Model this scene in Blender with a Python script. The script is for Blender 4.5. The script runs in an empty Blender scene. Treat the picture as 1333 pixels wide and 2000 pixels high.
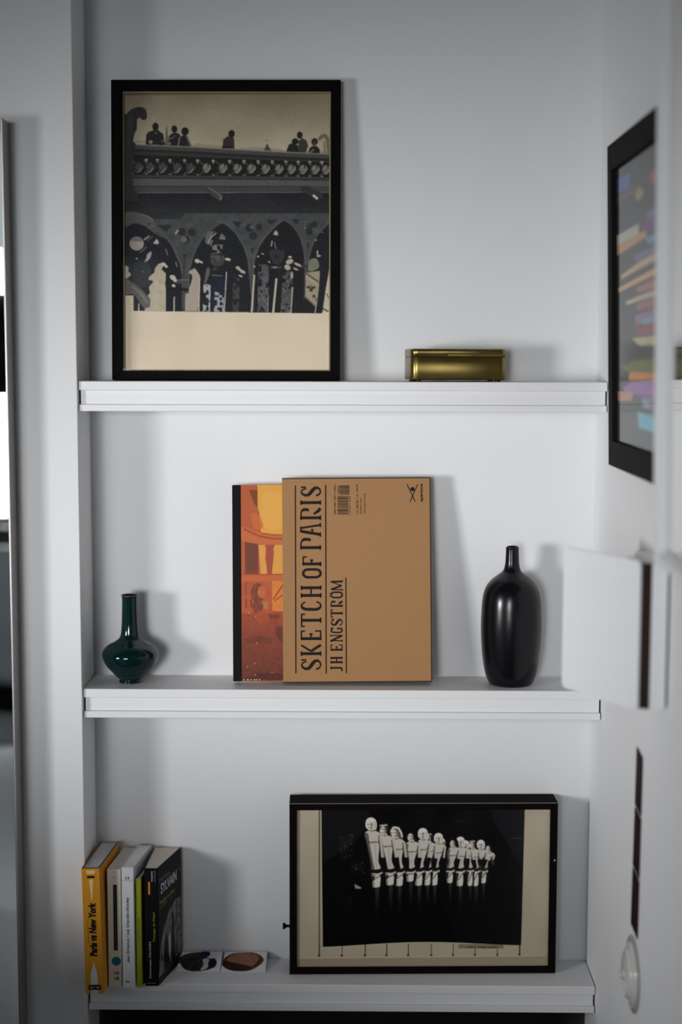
import bpy, math, random
import numpy as np
from mathutils import Vector, Matrix

random.seed(7)
rng = np.random.default_rng(11)
S = bpy.context.scene
COL = S.collection
R = math.radians

# ------------------------------------------------------------------ camera
cam_d = bpy.data.cameras.new('camera')
cam = bpy.data.objects.new('camera', cam_d)
COL.objects.link(cam)
S.camera = cam
cam_d.sensor_fit = 'VERTICAL'
cam_d.sensor_height = 36.0
cam_d.lens = 2943.7 / 2000.0 * 36.0
cam_d.clip_start = 0.02
yaw, pitch, roll = -0.01053, 0.10448, 0.00231
fw = Vector((math.sin(yaw) * math.cos(pitch), math.cos(yaw) * math.cos(pitch), -math.sin(pitch)))
rt = Vector((math.cos(yaw), -math.sin(yaw), 0.0))
up = rt.cross(fw)
rt2 = rt * math.cos(roll) + up * math.sin(roll)
up2 = up * math.cos(roll) - rt * math.sin(roll)
m = Matrix((rt2, up2, -fw)).transposed().to_4x4()
m.translation = Vector((0.42286, -2.28277, 0.04172))
cam.matrix_world = m
cam_d.dof.use_dof = True
cam_d.dof.focus_distance = 2.32
cam_d.dof.aperture_fstop = 1.5

# ------------------------------------------------------------------ world and lights
W = bpy.data.worlds.new('world')
S.world = W
W.use_nodes = True
W.node_tree.nodes['Background'].inputs[0].default_value = (0.80, 0.90, 1.0, 1)
W.node_tree.nodes['Background'].inputs[1].default_value = 0.5
S.view_settings.view_transform = 'Standard'
S.view_settings.look = 'None'
S.view_settings.gamma = 1.0
S.view_settings.use_curve_mapping = False
S.view_settings.exposure = 0.0


def area(name, loc, target, w, h, power, color, spread=180):
    l = bpy.data.lights.new(name, 'AREA')
    l.shape = 'RECTANGLE'
    l.size, l.size_y = w, h
    l.energy = power
    l.color = color
    l.spread = R(spread)
    o = bpy.data.objects.new(name, l)
    COL.objects.link(o)
    o.location = loc
    d = Vector(target) - Vector(loc)
    o.rotation_euler = d.to_track_quat('-Z', 'Y').to_euler()
    return o


# daylight falling in through the tall left window, and through the one behind
area('window_daylight', (-1.72, -1.85, -0.17), (0.56, -0.10, -0.27), 0.48, 0.50, 2.85, (0.98, 0.985, 1.0), 43)
area('bed_fill_light', (-0.90, -3.62, 0.60), (-0.50, -1.90, -1.05), 0.60, 0.60, 2.0, (0.93, 0.97, 1.0), 40)  # added fill lamp, brightens the bed linen reflected in the tall mirror
area('back_window_daylight', (-0.55, -3.70, -0.08), (0.18, 0.0, -0.19), 2.0, 1.00, 3.5, (0.98, 0.985, 1.0), 23)

# ------------------------------------------------------------------ materials


def mat(name, color, rough=0.5, metal=0.0, spec=0.5, bump=0.0, bscale=60.0, var=0.0, vscale=8.0,
        coat=0.0, emit=0.0, trans=0.0):
    mt = bpy.data.materials.new(name)
    mt.use_nodes = True
    nt = mt.node_tree
    b = nt.nodes['Principled BSDF']
    c = tuple(color) + (1,)
    b.inputs['Base Color'].default_value = c
    b.inputs['Roughness'].default_value = rough
    b.inputs['Metallic'].default_value = metal
    b.inputs['Specular IOR Level'].default_value = spec
    if coat:
        b.inputs['Coat Weight'].default_value = coat
        b.inputs['Coat Roughness'].default_value = 0.06
    if emit:
        b.inputs['Emission Color'].default_value = c
        b.inputs['Emission Strength'].default_value = emit
    if trans:
        b.inputs['Transmission Weight'].default_value = trans
    tc = None
    if bump or var:
        tc = nt.nodes.new('ShaderNodeTexCoord')
    if bump:
        n = nt.nodes.new('ShaderNodeTexNoise')
        n.inputs['Scale'].default_value = bscale
        n.inputs['Detail'].default_value = 4
        bp = nt.nodes.new('ShaderNodeBump')
        bp.inputs['Strength'].default_value = bump
        bp.inputs['Distance'].default_value = 0.002
        nt.links.new(tc.outputs['Object'], n.inputs['Vector'])
        nt.links.new(n.outputs['Fac'], bp.inputs['Height'])
        nt.links.new(bp.outputs['Normal'], b.inputs['Normal'])
    if var:
        n = nt.nodes.new('ShaderNodeTexNoise')
        n.inputs['Scale'].default_value = vscale
        n.inputs['Detail'].default_value = 5
        r = nt.nodes.new('ShaderNodeMix')
        r.data_type = 'RGBA'
        r.inputs[6].default_value = tuple(x * (1 - var) for x in color) + (1,)
        r.inputs[7].default_value = tuple(min(1, x * (1 + var)) for x in color) + (1,)
        nt.links.new(tc.outputs['Object'], n.inputs['Vector'])
        nt.links.new(n.outputs['Fac'], r.inputs[0])
        nt.links.new(r.outputs[2], b.inputs['Base Color'])
    return mt


def glass_pane(name, tint=(1, 1, 1), rough=0.02, ior=1.45):
    mt = bpy.data.materials.new(name)
    mt.use_nodes = True
    nt = mt.node_tree
    nt.nodes.clear()
    out = nt.nodes.new('ShaderNodeOutputMaterial')
    mx = nt.nodes.new('ShaderNodeMixShader')
    tr = nt.nodes.new('ShaderNodeBsdfTransparent')
    tr.inputs[0].default_value = tuple(tint) + (1,)
    gl = nt.nodes.new('ShaderNodeBsdfGlossy')
    gl.inputs['Roughness'].default_value = rough
    fr = nt.nodes.new('ShaderNodeFresnel')
    fr.inputs['IOR'].default_value = ior
    geo = nt.nodes.new('ShaderNodeNewGeometry')      # only the outer face of the sheet reflects
    inv = nt.nodes.new('ShaderNodeMath')
    inv.operation = 'SUBTRACT'
    inv.inputs[0].default_value = 1.0
    mul = nt.nodes.new('ShaderNodeMath')
    mul.operation = 'MULTIPLY'
    nt.links.new(geo.outputs['Backfacing'], inv.inputs[1])
    nt.links.new(fr.outputs[0], mul.inputs[0])
    nt.links.new(inv.outputs[0], mul.inputs[1])
    nt.links.new(mul.outputs[0], mx.inputs[0])
    nt.links.new(tr.outputs[0], mx.inputs[1])
    nt.links.new(gl.outputs[0], mx.inputs[2])
    nt.links.new(mx.outputs[0], out.inputs[0])
    return mt


def mirror_mat(name, tint, haze, hazecol, rough=0.01):
    mt = bpy.data.materials.new(name)
    mt.use_nodes = True
    nt = mt.node_tree
    nt.nodes.clear()
    out = nt.nodes.new('ShaderNodeOutputMaterial')
    mx = nt.nodes.new('ShaderNodeMixShader')
    mx.inputs[0].default_value = haze
    gl = nt.nodes.new('ShaderNodeBsdfGlossy')
    gl.inputs['Roughness'].default_value = rough
    gl.inputs[0].default_value = tuple(tint) + (1,)
    df = nt.nodes.new('ShaderNodeBsdfDiffuse')
    df.inputs[0].default_value = tuple(hazecol) + (1,)
    nt.links.new(gl.outputs[0], mx.inputs[1])
    nt.links.new(df.outputs[0], mx.inputs[2])
    nt.links.new(mx.outputs[0], out.inputs[0])
    return mt


def paint_mat(name, rough=0.5, coat=0.0):
    mt = bpy.data.materials.new(name)
    mt.use_nodes = True
    nt = mt.node_tree
    b = nt.nodes['Principled BSDF']
    a = nt.nodes.new('ShaderNodeAttribute')
    a.attribute_name = 'print'
    nt.links.new(a.outputs['Color'], b.inputs['Base Color'])
    b.inputs['Roughness'].default_value = rough
    b.inputs['Coat Weight'].default_value = coat
    b.inputs['Specular IOR Level'].default_value = 0.10
    return mt


def lin(r, g, b, k=1.0):
    def f(x):
        x /= 255.0
        return x / 12.92 if x <= 0.04045 else ((x + 0.055) / 1.055) ** 2.4
    return (min(1, f(r) * k), min(1, f(g) * k), min(1, f(b) * k))


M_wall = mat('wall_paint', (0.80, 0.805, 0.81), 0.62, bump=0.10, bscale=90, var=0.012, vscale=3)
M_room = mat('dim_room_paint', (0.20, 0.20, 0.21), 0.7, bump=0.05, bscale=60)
M_shelf = mat('shelf_paint', (0.82, 0.82, 0.825), 0.45, bump=0.05, bscale=40)
M_gap = mat('gap_shade', (0.05, 0.05, 0.05), 0.8)
M_black = mat('black_lacquer', (0.002, 0.002, 0.0022), 0.6, spec=0.06, bump=0.03)
M_blackwood = mat('black_brown_wood', (0.006, 0.0035, 0.0035), 0.75, spec=0.04, bump=0.08, bscale=120, var=0.3, vscale=30)
M_charwood = mat('charcoal_wood', (0.010, 0.009, 0.0085), 0.7, spec=0.05, bump=0.12, bscale=150, var=0.25, vscale=40)
M_edge = mat('frame_edge_highlight', (0.16, 0.15, 0.15), 0.5)
M_lip = mat('cream_fillet', lin(150, 135, 95), 0.6)
M_glass = glass_pane('picture_glass')
M_glass_dull = glass_pane('matt_picture_glass', ior=1.22)
M_brass = mat('aged_brass', (0.25, 0.185, 0.060), 0.30, metal=1.0, bump=0.12, bscale=25, var=0.22, vscale=22)
M_brassdark = mat('tarnished_brass', (0.16, 0.09, 0.03), 0.35, metal=1.0, var=0.3, vscale=30)
M_green = mat('dark_teal_glaze', (0.0010, 0.0135, 0.0130), 0.07, spec=0.45, bump=0.03, bscale=30, var=0.35, vscale=40)
M_greenlip = mat('worn_glaze_rim', (0.10, 0.09, 0.06), 0.2)
M_bvase = mat('black_satin_glaze', (0.0035, 0.0035, 0.0050), 0.22, spec=0.36, bump=0.02, bscale=30)
M_kraft = mat('kraft_board', lin(166, 124, 83), 0.75, bump=0.10, bscale=400, var=0.07, vscale=160, spec=0.2)
M_kraftdark = mat('dark_kraft_board', (0.035, 0.018, 0.010), 0.8)  # darker brown for the case's rim, side, top and bottom panels
M_ink = mat('black_ink', (0.006, 0.005, 0.005), 0.6, spec=0.2)
M_blackcloth = mat('black_cloth', (0.004, 0.0045, 0.006), 0.8, bump=0.2, bscale=500, spec=0.2)
M_print = paint_mat('printed_paper', 0.55)
M_gloss = paint_mat('printed_glossy_paper', 0.4, 0.0)
M_pages = mat('book_pages', (0.68, 0.64, 0.59), 0.85, bump=0.3, bscale=300, var=0.12, vscale=120)
M_pagesgrey = mat('grey_book_pages', (0.62, 0.62, 0.65), 0.85, bump=0.3, bscale=300, var=0.14, vscale=120)
M_yellow = mat('yellow_cover', lin(215, 145, 20), 0.4)
M_cream = mat('cream_cover', lin(222, 216, 196), 0.5)
M_whitec = mat('white_cover', (0.74, 0.75, 0.78), 0.45)
M_lime = mat('lime_cover', lin(150, 155, 22), 0.45)
M_blackc = mat('black_cover', (0.004, 0.004, 0.006), 0.45, spec=0.15)
M_teal = mat('teal_ink', lin(10, 105, 125), 0.5)
M_red = mat('red_ink', lin(120, 40, 15), 0.5)
M_orange = mat('orange_ink', lin(225, 140, 40), 0.5)
M_yink = mat('yellow_ink', lin(190, 160, 40), 0.5)
M_whiteink = mat('white_ink', (0.7, 0.7, 0.72), 0.5)
M_palegold = mat('pale_yellow_ink', lin(235, 205, 130), 0.5)
M_plastic = mat('white_plastic', (0.84, 0.86, 0.875), 0.35)
M_switch = mat('ivory_porcelain', (0.66, 0.65, 0.62), 0.15, spec=0.6, coat=0.4)
M_chrome = mat('chrome_brown_reflection', (0.030, 0.018, 0.012), 0.12, spec=0.35)  # chrome side, its brown reflection put into the base colour
M_mframe = mat('white_gloss_paint', (0.84, 0.85, 0.855), 0.4)
M_mirror = mirror_mat('mirror_glass', (0.88, 0.92, 0.91), 0.0, (0.5, 0.5, 0.5))
M_hazemirror = mirror_mat('cabinet_mirror_glass', (0.84, 0.85, 0.85), 0.20, (0.52, 0.53, 0.53), 0.03)
M_metal = mat('brushed_grey_metal', (0.30, 0.29, 0.28), 0.38, metal=0.85, bump=0.05)
M_linen = mat('white_linen', (0.82, 0.85, 0.86), 0.85, bump=0.3, bscale=14)
M_floor = mat('dark_oak_floor', (0.055, 0.035, 0.022), 0.45, bump=0.1, bscale=20, var=0.3, vscale=6)
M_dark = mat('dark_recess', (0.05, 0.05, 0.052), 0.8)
M_headboard = mat('black_wood', (0.008, 0.008, 0.008), 0.5)
M_rose = mat('dusty_rose_ink', (.13, .05, .065), .6, spec=.05)
M_strip = mat('dark_red_print', (0.016, 0.003, 0.006), 0.6, spec=0.05, var=0.5, vscale=50)

# ------------------------------------------------------------------ helpers


def empty(name, loc=(0, 0, 0), rot=(0, 0, 0)):
    o = bpy.data.objects.new(name, None)
    o.empty_display_size = 0.02
    COL.objects.link(o)
    o.location = loc
    o.rotation_euler = rot
    return o


def tag(o, label=None, cat=None, group=None, kind=None):
    if label:
        o['label'] = label
    if cat:
        o['category'] = cat
    if group:
        o['group'] = group
    if kind:
        o['kind'] = kind
    return o


def link_mesh(name, me, mt, parent=None, smooth=False):
    o = bpy.data.objects.new(name, me)
    COL.objects.link(o)
    if mt:
        me.materials.append(mt)
    if parent:
        o.parent = parent
    if smooth:
        me.polygons.foreach_set('use_smooth', [True] * len(me.polygons))
    return o


def pydata(name, verts, faces, mt, parent=None, smooth=False):
    me = bpy.data.meshes.new(name)
    me.from_pydata([tuple(v) for v in verts], [], faces)
    me.update()
    return link_mesh(name, me, mt, parent, smooth)


class MB:
    def __init__(self):
        self.v, self.f = [], []

    def hexa(self, p):
        """8 corners: bottom 4 ccw (from above), top 4 ccw"""
        n = len(self.v)
        self.v += [tuple(x) for x in p]
        for a in ((0, 3, 2, 1), (4, 5, 6, 7), (0, 1, 5, 4), (1, 2, 6, 5), (2, 3, 7, 6), (3, 0, 4, 7)):
            self.f.append(tuple(n + i for i in a))
        return self

    def box(self, x0, x1, y0, y1, z0, z1):
        return self.hexa([(x0, y0, z0), (x1, y0, z0), (x1, y1, z0), (x0, y1, z0),
                          (x0, y0, z1), (x1, y0, z1), (x1, y1, z1), (x0, y1, z1)])

    def prism(self, pts, a0, a1, axis='z'):
        """pts 2d ccw polygon extruded along axis"""
        n = len(self.v)
        k = len(pts)

        def mk(p, a):
            if axis == 'z':
                return (p[0], p[1], a)
            if axis == 'y':
                return (p[0], a, p[1])
            return (a, p[0], p[1])
        self.v += [mk(p, a0) for p in pts] + [mk(p, a1) for p in pts]
        self.f.append(tuple(range(n + k - 1, n - 1, -1)))
        self.f.append(tuple(range(n + k, n + 2 * k)))
        for i in range(k):
            j = (i + 1) % k
            self.f.append((n + i, n + j, n + k + j, n + k + i))
        return self

    def build(self, name, mt, parent=None, bevel=0.0, seg=2, smooth=False):
        o = pydata(name, self.v, self.f, mt, parent, smooth)
        if bevel:
            bm = bmesh.new()
            bm.from_mesh(o.data)
            bmesh.ops.recalc_face_normals(bm, faces=bm.faces)
            bmesh.ops.bevel(bm, geom=list(bm.edges), offset=bevel, segments=seg, affect='EDGES', profile=0.5,
                            clamp_overlap=True)
            bm.to_mesh(o.data)
            bm.free()
        else:
            bm = bmesh.new()
            bm.from_mesh(o.data)
            bmesh.ops.recalc_face_normals(bm, faces=bm.faces)
            bm.to_mesh(o.data)
            bm.free()
        return o


import bmesh


def lathe(name, prof, mt, parent=None, n=96, axis='z', smooth=True):
    v, f = [], []
    for (r, z) in prof:
        for i in range(n):
            a = 2 * math.pi * i / n
            if axis == 'z':
                v.append((r * math.cos(a), r * math.sin(a), z))
            else:   # revolve about x
                v.append((z, r * math.cos(a), r * math.sin(a)))
    for j in range(len(prof) - 1):
        for i in range(n):
            k = (i + 1) % n
            f.append((j * n + i, j * n + k, (j + 1) * n + k, (j + 1) * n + i))
    if prof[0][0] > 1e-6:
        f.append(tuple(range(n - 1, -1, -1)))
    if prof[-1][0] > 1e-6:
        f.append(tuple((len(prof) - 1) * n + i for i in range(n)))
    o = pydata(name, v, f, mt, parent)
    bm = bmesh.new()
    bm.from_mesh(o.data)
    bmesh.ops.remove_doubles(bm, verts=bm.verts, dist=1e-7)
    bmesh.ops.recalc_face_normals(bm, faces=bm.faces)
    for fc in bm.faces:
        fc.smooth = smooth
    bm.to_mesh(o.data)
    bm.free()
    return o


def spline(pts, n=8):
    """Catmull-Rom through (r,z) points"""
    P = [pts[0]] + list(pts) + [pts[-1]]
    out = []
    for i in range(1, len(P) - 2):
        p0, p1, p2, p3 = map(np.array, (P[i - 1], P[i], P[i + 1], P[i + 2]))
        for t in np.linspace(0, 1, n, endpoint=False):
            q = 0.5 * ((2 * p1) + (-p0 + p2) * t + (2 * p0 - 5 * p1 + 4 * p2 - p3) * t * t
                       + (-p0 + 3 * p1 - 3 * p2 + p3) * t ** 3)
            out.append((float(q[0]), float(q[1])))
    out.append(tuple(pts[-1]))
    return out


class Flat:
    """2d drawing made of thin polygons lying on a face: origin O, right U, up V (unit vectors), in parent space"""

    def __init__(self, O, U, V):
        self.O, self.U, self.V = Vector(O), Vector(U), Vector(V)
        self.v, self.f = [], []

    def P(self, u, v):
        return self.O + self.U * u + self.V * v

    def poly(self, pts):
        n = len(self.v)
        self.v += [self.P(*p) for p in pts]
        self.f.append(tuple(range(n, n + len(pts))))

    def rect(self, u0, v0, u1, v1):
        self.poly([(u0, v0), (u1, v0), (u1, v1), (u0, v1)])

    def line(self, a, b, w, w2=None):
        w2 = w if w2 is None else w2
        a, b = np.array(a, float), np.array(b, float)
        d = b - a
        L = np.hypot(*d)
        if L < 1e-9:
            return
        nrm = np.array([-d[1], d[0]]) / L / 2
        self.poly([tuple(a - nrm * w), tuple(b - nrm * w2), tuple(b + nrm * w2), tuple(a + nrm * w)])

    def stroke(self, pts, w):
        """mitred ribbon so its pieces do not overlap"""
        P = [np.array(p, float) for p in pts]
        k = len(P)
        ws = [w] * k if not hasattr(w, '__len__') else list(w)
        Lp, Rp = [], []
        for i in range(k):
            d = P[min(i + 1, k - 1)] - P[max(i - 1, 0)]
            d = d / (np.hypot(*d) + 1e-12)
            n_ = np.array([-d[1], d[0]]) * ws[i] / 2
            Lp.append(P[i] + n_)
            Rp.append(P[i] - n_)
        for i in range(k - 1):
            self.poly([tuple(Rp[i]), tuple(Rp[i + 1]), tuple(Lp[i + 1]), tuple(Lp[i])])

    def disc(self, c, rx, ry=None, n=24):
        ry = ry or rx
        self.poly([(c[0] + rx * math.cos(2 * math.pi * i / n), c[1] + ry * math.sin(2 * math.pi * i / n)) for i in range(n)])

    def build(self, name, mt, parent):
        return pydata(name, self.v, self.f, mt, parent)


def text(name, body, mt, parent, O, U, V, length, height, shear=0.0, bold=0.0, cap=None):
    """lettering: reads along U, letters' up is V; fitted to length x height"""
    cu = bpy.data.curves.new('t', 'FONT')
    cu.body = body
    cu.shear = shear
    cu.offset = bold
    cu.resolution_u = 3
    to = bpy.data.objects.new('t', cu)
    COL.objects.link(to)
    dg = bpy.context.evaluated_depsgraph_get()
    me = bpy.data.meshes.new_from_object(to.evaluated_get(dg))
    bpy.data.objects.remove(to)
    n = len(me.vertices)
    co = np.zeros(n * 3)
    me.vertices.foreach_get('co', co)
    co = co.reshape(-1, 3)
    mn, mx = co.min(0), co.max(0)
    O, U, V = Vector(O), Vector(U), Vector(V)
    s = (co - mn) / np.maximum(mx - mn, 1e-9)
    out = np.array([O + U * (a[0] * length) + V * (a[1] * height) for a in s])
    me.vertices.foreach_set('co', out.reshape(-1))
    me.materials.clear()
    me.update()
    me.name = name
    return link_mesh(name, me, mt, parent)


# ---- canvas: a small painter for printed pictures; the print is stored as colours on a fine grid
class Canvas:
    def __init__(self, x0, y0, x1, y1, res, bg=(128, 128, 128)):
        self.x0, self.y0, self.x1, self.y1, self.res = x0, y0, x1, y1, res
        self.w = int(round((x1 - x0) * res))
        self.h = int(round((y1 - y0) * res))
        self.a = np.ones((self.h, self.w, 3)) * np.array(bg, float)
        self.tf = (1.0, 0.0, 0.0)

    def at(self, scale, ox, oy):
        """switch to a drawing frame: point p means (ox + p/scale, oy + p/scale)"""
        self.tf = (scale, ox, oy)
        return self

    def _t(self, p):
        s, ox, oy = self.tf
        return ((ox + p[0] / s - self.x0) * self.res, (oy + p[1] / s - self.y0) * self.res)

    def _apply(self, xs, ys, mask, col, al):
        x0, y0 = xs[0], ys[0]
        sub = self.a[y0:ys[1], x0:xs[1]]
        m_ = (mask * al)[..., None]
        sub[:] = sub * (1 - m_) + np.array(col, float) * m_

    def _mask(self, pts):
        P = np.array([self._t(p) for p in pts])
        x0 = max(0, int(P[:, 0].min()) - 1)
        x1 = min(self.w, int(P[:, 0].max()) + 2)
        y0 = max(0, int(P[:, 1].min()) - 1)
        y1 = min(self.h, int(P[:, 1].max()) + 2)
        if x1 <= x0 or y1 <= y0:
            return None
        acc = np.zeros((y1 - y0, x1 - x0))
        for sx, sy in ((.25, .25), (.75, .25), (.25, .75), (.75, .75)):
            X, Y = np.meshgrid(np.arange(x0, x1) + sx, np.arange(y0, y1) + sy)
            ins = np.zeros(X.shape, bool)
            k = len(P)
            for i in range(k):
                ax, ay = P[i]
                bx, by = P[(i + 1) % k]
                if ay == by:
                    continue
                c = ((ay > Y) != (by > Y)) & (X < (bx - ax) * (Y - ay) / (by - ay) + ax)
                ins ^= c
            acc += ins
        return (x0, x1), (y0, y1), acc / 4

    def poly(self, pts, col, al=1.0, smooth=False):
        if smooth:
            P = [pts[-1]] + list(pts) + [pts[0], pts[1]]
            out = []
            for i in range(1, len(P) - 2):
                p0, p1, p2, p3 = map(np.array, (P[i - 1], P[i], P[i + 1], P[i + 2]))
                for t in (0, .25, .5, .75):
                    out.append(tuple(0.5 * ((2 * p1) + (-p0 + p2) * t + (2 * p0 - 5 * p1 + 4 * p2 - p3) * t * t
                                            + (-p0 + 3 * p1 - 3 * p2 + p3) * t ** 3)))
            pts = out
        r = self._mask(pts)
        if r:
            self._apply(r[0], r[1], r[2], col, al)
        return self

    def ell(self, cx, cy, rx, ry, col, al=1.0, rot=0.0):
        c, s = math.cos(R(rot)), math.sin(R(rot))
        pts = []
        for i in range(20):
            a = 2 * math.pi * i / 20
            x, y = rx * math.cos(a), ry * math.sin(a)
            pts.append((cx + x * c - y * s, cy + x * s + y * c))
        return self.poly(pts, col, al)

    def line(self, pts, w, col, al=1.0):
        for a, b in zip(pts[:-1], pts[1:]):
            dx, dy = b[0] - a[0], b[1] - a[1]
            L = math.hypot(dx, dy) or 1
            nx, ny = -dy / L * w / 2, dx / L * w / 2
            ex, ey = dx / L * w * .2, dy / L * w * .2
            self.poly([(a[0] + nx - ex, a[1] + ny - ey), (b[0] + nx + ex, b[1] + ny + ey),
                       (b[0] - nx + ex, b[1] - ny + ey), (a[0] - nx - ex, a[1] - ny - ey)], col, al)
        return self

    def vgrad(self, pts, c0, c1, y0, y1):
        r = self._mask(pts)
        if r:
            (xa, xb), (ya, yb), mk = r
            ty0, ty1 = self._t((0, y0))[1], self._t((0, y1))[1]
            t = np.clip((np.arange(ya, yb) - ty0) / (ty1 - ty0), 0, 1)[:, None, None]
            colr = np.array(c0, float) * (1 - t) + np.array(c1, float) * t
            sub = self.a[ya:yb, xa:xb]
            sub[:] = sub * (1 - mk[..., None]) + colr * mk[..., None]
        return self

    def noise(self, pts, amp, size, thr=None, col=None, seed=0):
        r = self._mask(pts)
        if not r:
            return self
        (xa, xb), (ya, yb), mk = r
        h, w = yb - ya, xb - xa
        g = np.random.default_rng(seed)
        gh, gw = int(h / size) + 3, int(w / size) + 3
        n = g.random((gh, gw))
        yy = np.arange(h) / size
        xx = np.arange(w) / size
        iy, ix = yy.astype(int), xx.astype(int)
        fy, fx = (yy - iy)[:, None], (xx - ix)[None]
        fy, fx = fy * fy * (3 - 2 * fy), fx * fx * (3 - 2 * fx)
        v = (n[iy][:, ix] * (1 - fy) * (1 - fx) + n[iy + 1][:, ix] * fy * (1 - fx)
             + n[iy][:, ix + 1] * (1 - fy) * fx + n[iy + 1][:, ix + 1] * fy * fx)
        sub = self.a[ya:yb, xa:xb]
        if thr is None:
            sub += ((v - .5) * 2 * amp * mk)[..., None]
        else:
            m_ = (np.clip((v - thr) * 8, 0, 1) * mk * amp)[..., None]
            sub[:] = sub * (1 - m_) + np.array(col, float) * m_
        return self

    def blur(self, k=1):
        for _ in range(k):
            p = np.pad(self.a, ((1, 1), (1, 1), (0, 0)), 'edge')
            self.a = (p[:-2, 1:-1] + p[2:, 1:-1] + p[1:-1, :-2] + p[1:-1, 2:] + 2 * p[1:-1, 1:-1]) / 6
        return self

    def sheet(self, name, fn, mt, parent, gain=1.0, flip=False):
        """fn(u,v) (0..1, v up) -> position arrays; u,v arrays"""
        h, w = self.h, self.w
        c = np.clip(self.a, 0, 255) / 255
        c = np.where(c <= 0.04045, c / 12.92, ((c + 0.055) / 1.055) ** 2.4) * gain
        c = np.clip(c, 0, 0.95)
        v_, u_ = np.meshgrid(1 - np.arange(h) / (h - 1), np.arange(w) / (w - 1), indexing='ij')
        X, Y, Z = fn(u_, v_)
        co = np.stack([X + 0 * u_, Y + 0 * u_, Z + 0 * u_], -1).reshape(-1, 3).astype(np.float32)
        idx = np.arange(h * w).reshape(h, w)
        q = np.stack([idx[:-1, :-1], idx[1:, :-1], idx[1:, 1:], idx[:-1, 1:]], -1).reshape(-1, 4)
        if flip:
            q = q[:, ::-1]
        me = bpy.data.meshes.new(name)
        me.vertices.add(len(co))
        me.vertices.foreach_set('co', co.reshape(-1))
        me.loops.add(q.size)
        me.loops.foreach_set('vertex_index', q.reshape(-1).astype(np.int32))
        me.polygons.add(len(q))
        me.polygons.foreach_set('loop_start', np.arange(len(q), dtype=np.int32) * 4)
        me.update(calc_edges=True)
        at = me.color_attributes.new('print', 'FLOAT_COLOR', 'POINT')
        cc = np.ones((h * w, 4), np.float32)
        cc[:, :3] = c.reshape(-1, 3)
        at.data.foreach_set('color', cc.reshape(-1))
        return link_mesh(name, me, mt, parent)


# ------------------------------------------------------------------ setting
D = 0.104          # niche depth
Z2, Z3 = -0.4738, -0.9465
ZF, ZC = -1.55, 1.15
XR = 0.8016


def struct(name, mb, mt, bevel=0):
    return tag(mb.build(name, mt, None, bevel), kind='structure')


struct('wall_back', MB().box(-2.0, XR + .1, D, D + .1, -0.990, ZC), M_wall)
struct('wall_left_pier', MB().box(-2.0, 0.0, -0.006, D - .0005, ZF, ZC), M_wall, 0.0012)
struct('wall_right', MB().box(XR, XR + .1, -3.8, D - .0005, ZF, ZC), M_wall)
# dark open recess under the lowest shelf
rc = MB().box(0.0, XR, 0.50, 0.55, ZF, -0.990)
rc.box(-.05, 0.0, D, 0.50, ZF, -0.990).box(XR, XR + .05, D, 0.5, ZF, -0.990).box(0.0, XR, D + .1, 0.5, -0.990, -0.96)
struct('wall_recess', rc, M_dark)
struct('floor', MB().box(-2.0, XR + .1, -3.9, 0.55, ZF - .05, ZF), M_floor)
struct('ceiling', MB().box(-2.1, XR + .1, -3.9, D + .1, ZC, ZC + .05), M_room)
# left wall with a tall window opening
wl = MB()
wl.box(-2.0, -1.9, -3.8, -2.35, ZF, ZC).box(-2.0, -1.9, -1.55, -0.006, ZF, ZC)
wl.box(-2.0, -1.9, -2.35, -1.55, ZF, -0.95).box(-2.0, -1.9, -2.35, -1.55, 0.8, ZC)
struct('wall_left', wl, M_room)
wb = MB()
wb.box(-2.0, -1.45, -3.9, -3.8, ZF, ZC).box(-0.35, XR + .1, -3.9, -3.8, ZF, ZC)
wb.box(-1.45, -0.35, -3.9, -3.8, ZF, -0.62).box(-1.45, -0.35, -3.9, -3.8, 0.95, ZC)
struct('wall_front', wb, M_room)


def window(name, fn, u0, u1, z0, z1, parts):
    e = tag(empty(name, (0, 0, 0)), kind='structure')
    mb = MB()
    for a in ((u0, u0 + .05, z0, z1), (u1 - .05, u1, z0, z1), (u0 + .05, u1 - .05, z0, z0 + .05),
              (u0 + .05, u1 - .05, z1 - .05, z1)):
        mb.box(*fn(a, .0, .05))
    mb.build('window_frame', M_mframe, e)
    for a in parts:
        MB().box(*fn(a, .01, .04)).build('glazing_bar', M_mframe, e)
    MB().box(*fn((u0 + .05, u1 - .05, z0 + .05, z1 - .05), .02, .026)).build('pane', M_glass, e)
    return e


window('window_1', lambda a, d0, d1: (-1.96 + d0, -1.96 + d1, a[0], a[1], a[2], a[3]), -2.35, -1.55, -0.95, 0.8,
       [(-1.965, -1.935, -0.9, 0.75)])
window('window_2', lambda a, d0, d1: (a[0], a[1], -3.86 + d0, -3.86 + d1, a[2], a[3]), -1.45, -0.35, -0.62, 0.95,
       [(-0.915, -0.885, -0.57, 0.90)])
# a dark floor lamp before the far window, seen only in the tall mirror
fl_ = tag(empty('floor_lamp', (-0.95, -3.45, ZF)), 'floor lamp with a black drum shade, reflected in the tall mirror', 'lamp')
lathe('lamp_shade', [(.150, 1.43), (.172, 1.43), (.160, 1.82), (.140, 1.82)], M_headboard, fl_, 40)
lathe('pole', [(.011, .03), (.011, 1.80)], M_headboard, fl_, 16)
lathe('base', [(.13, 0), (.13, .02), (.02, .032)], M_headboard, fl_, 32)


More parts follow.
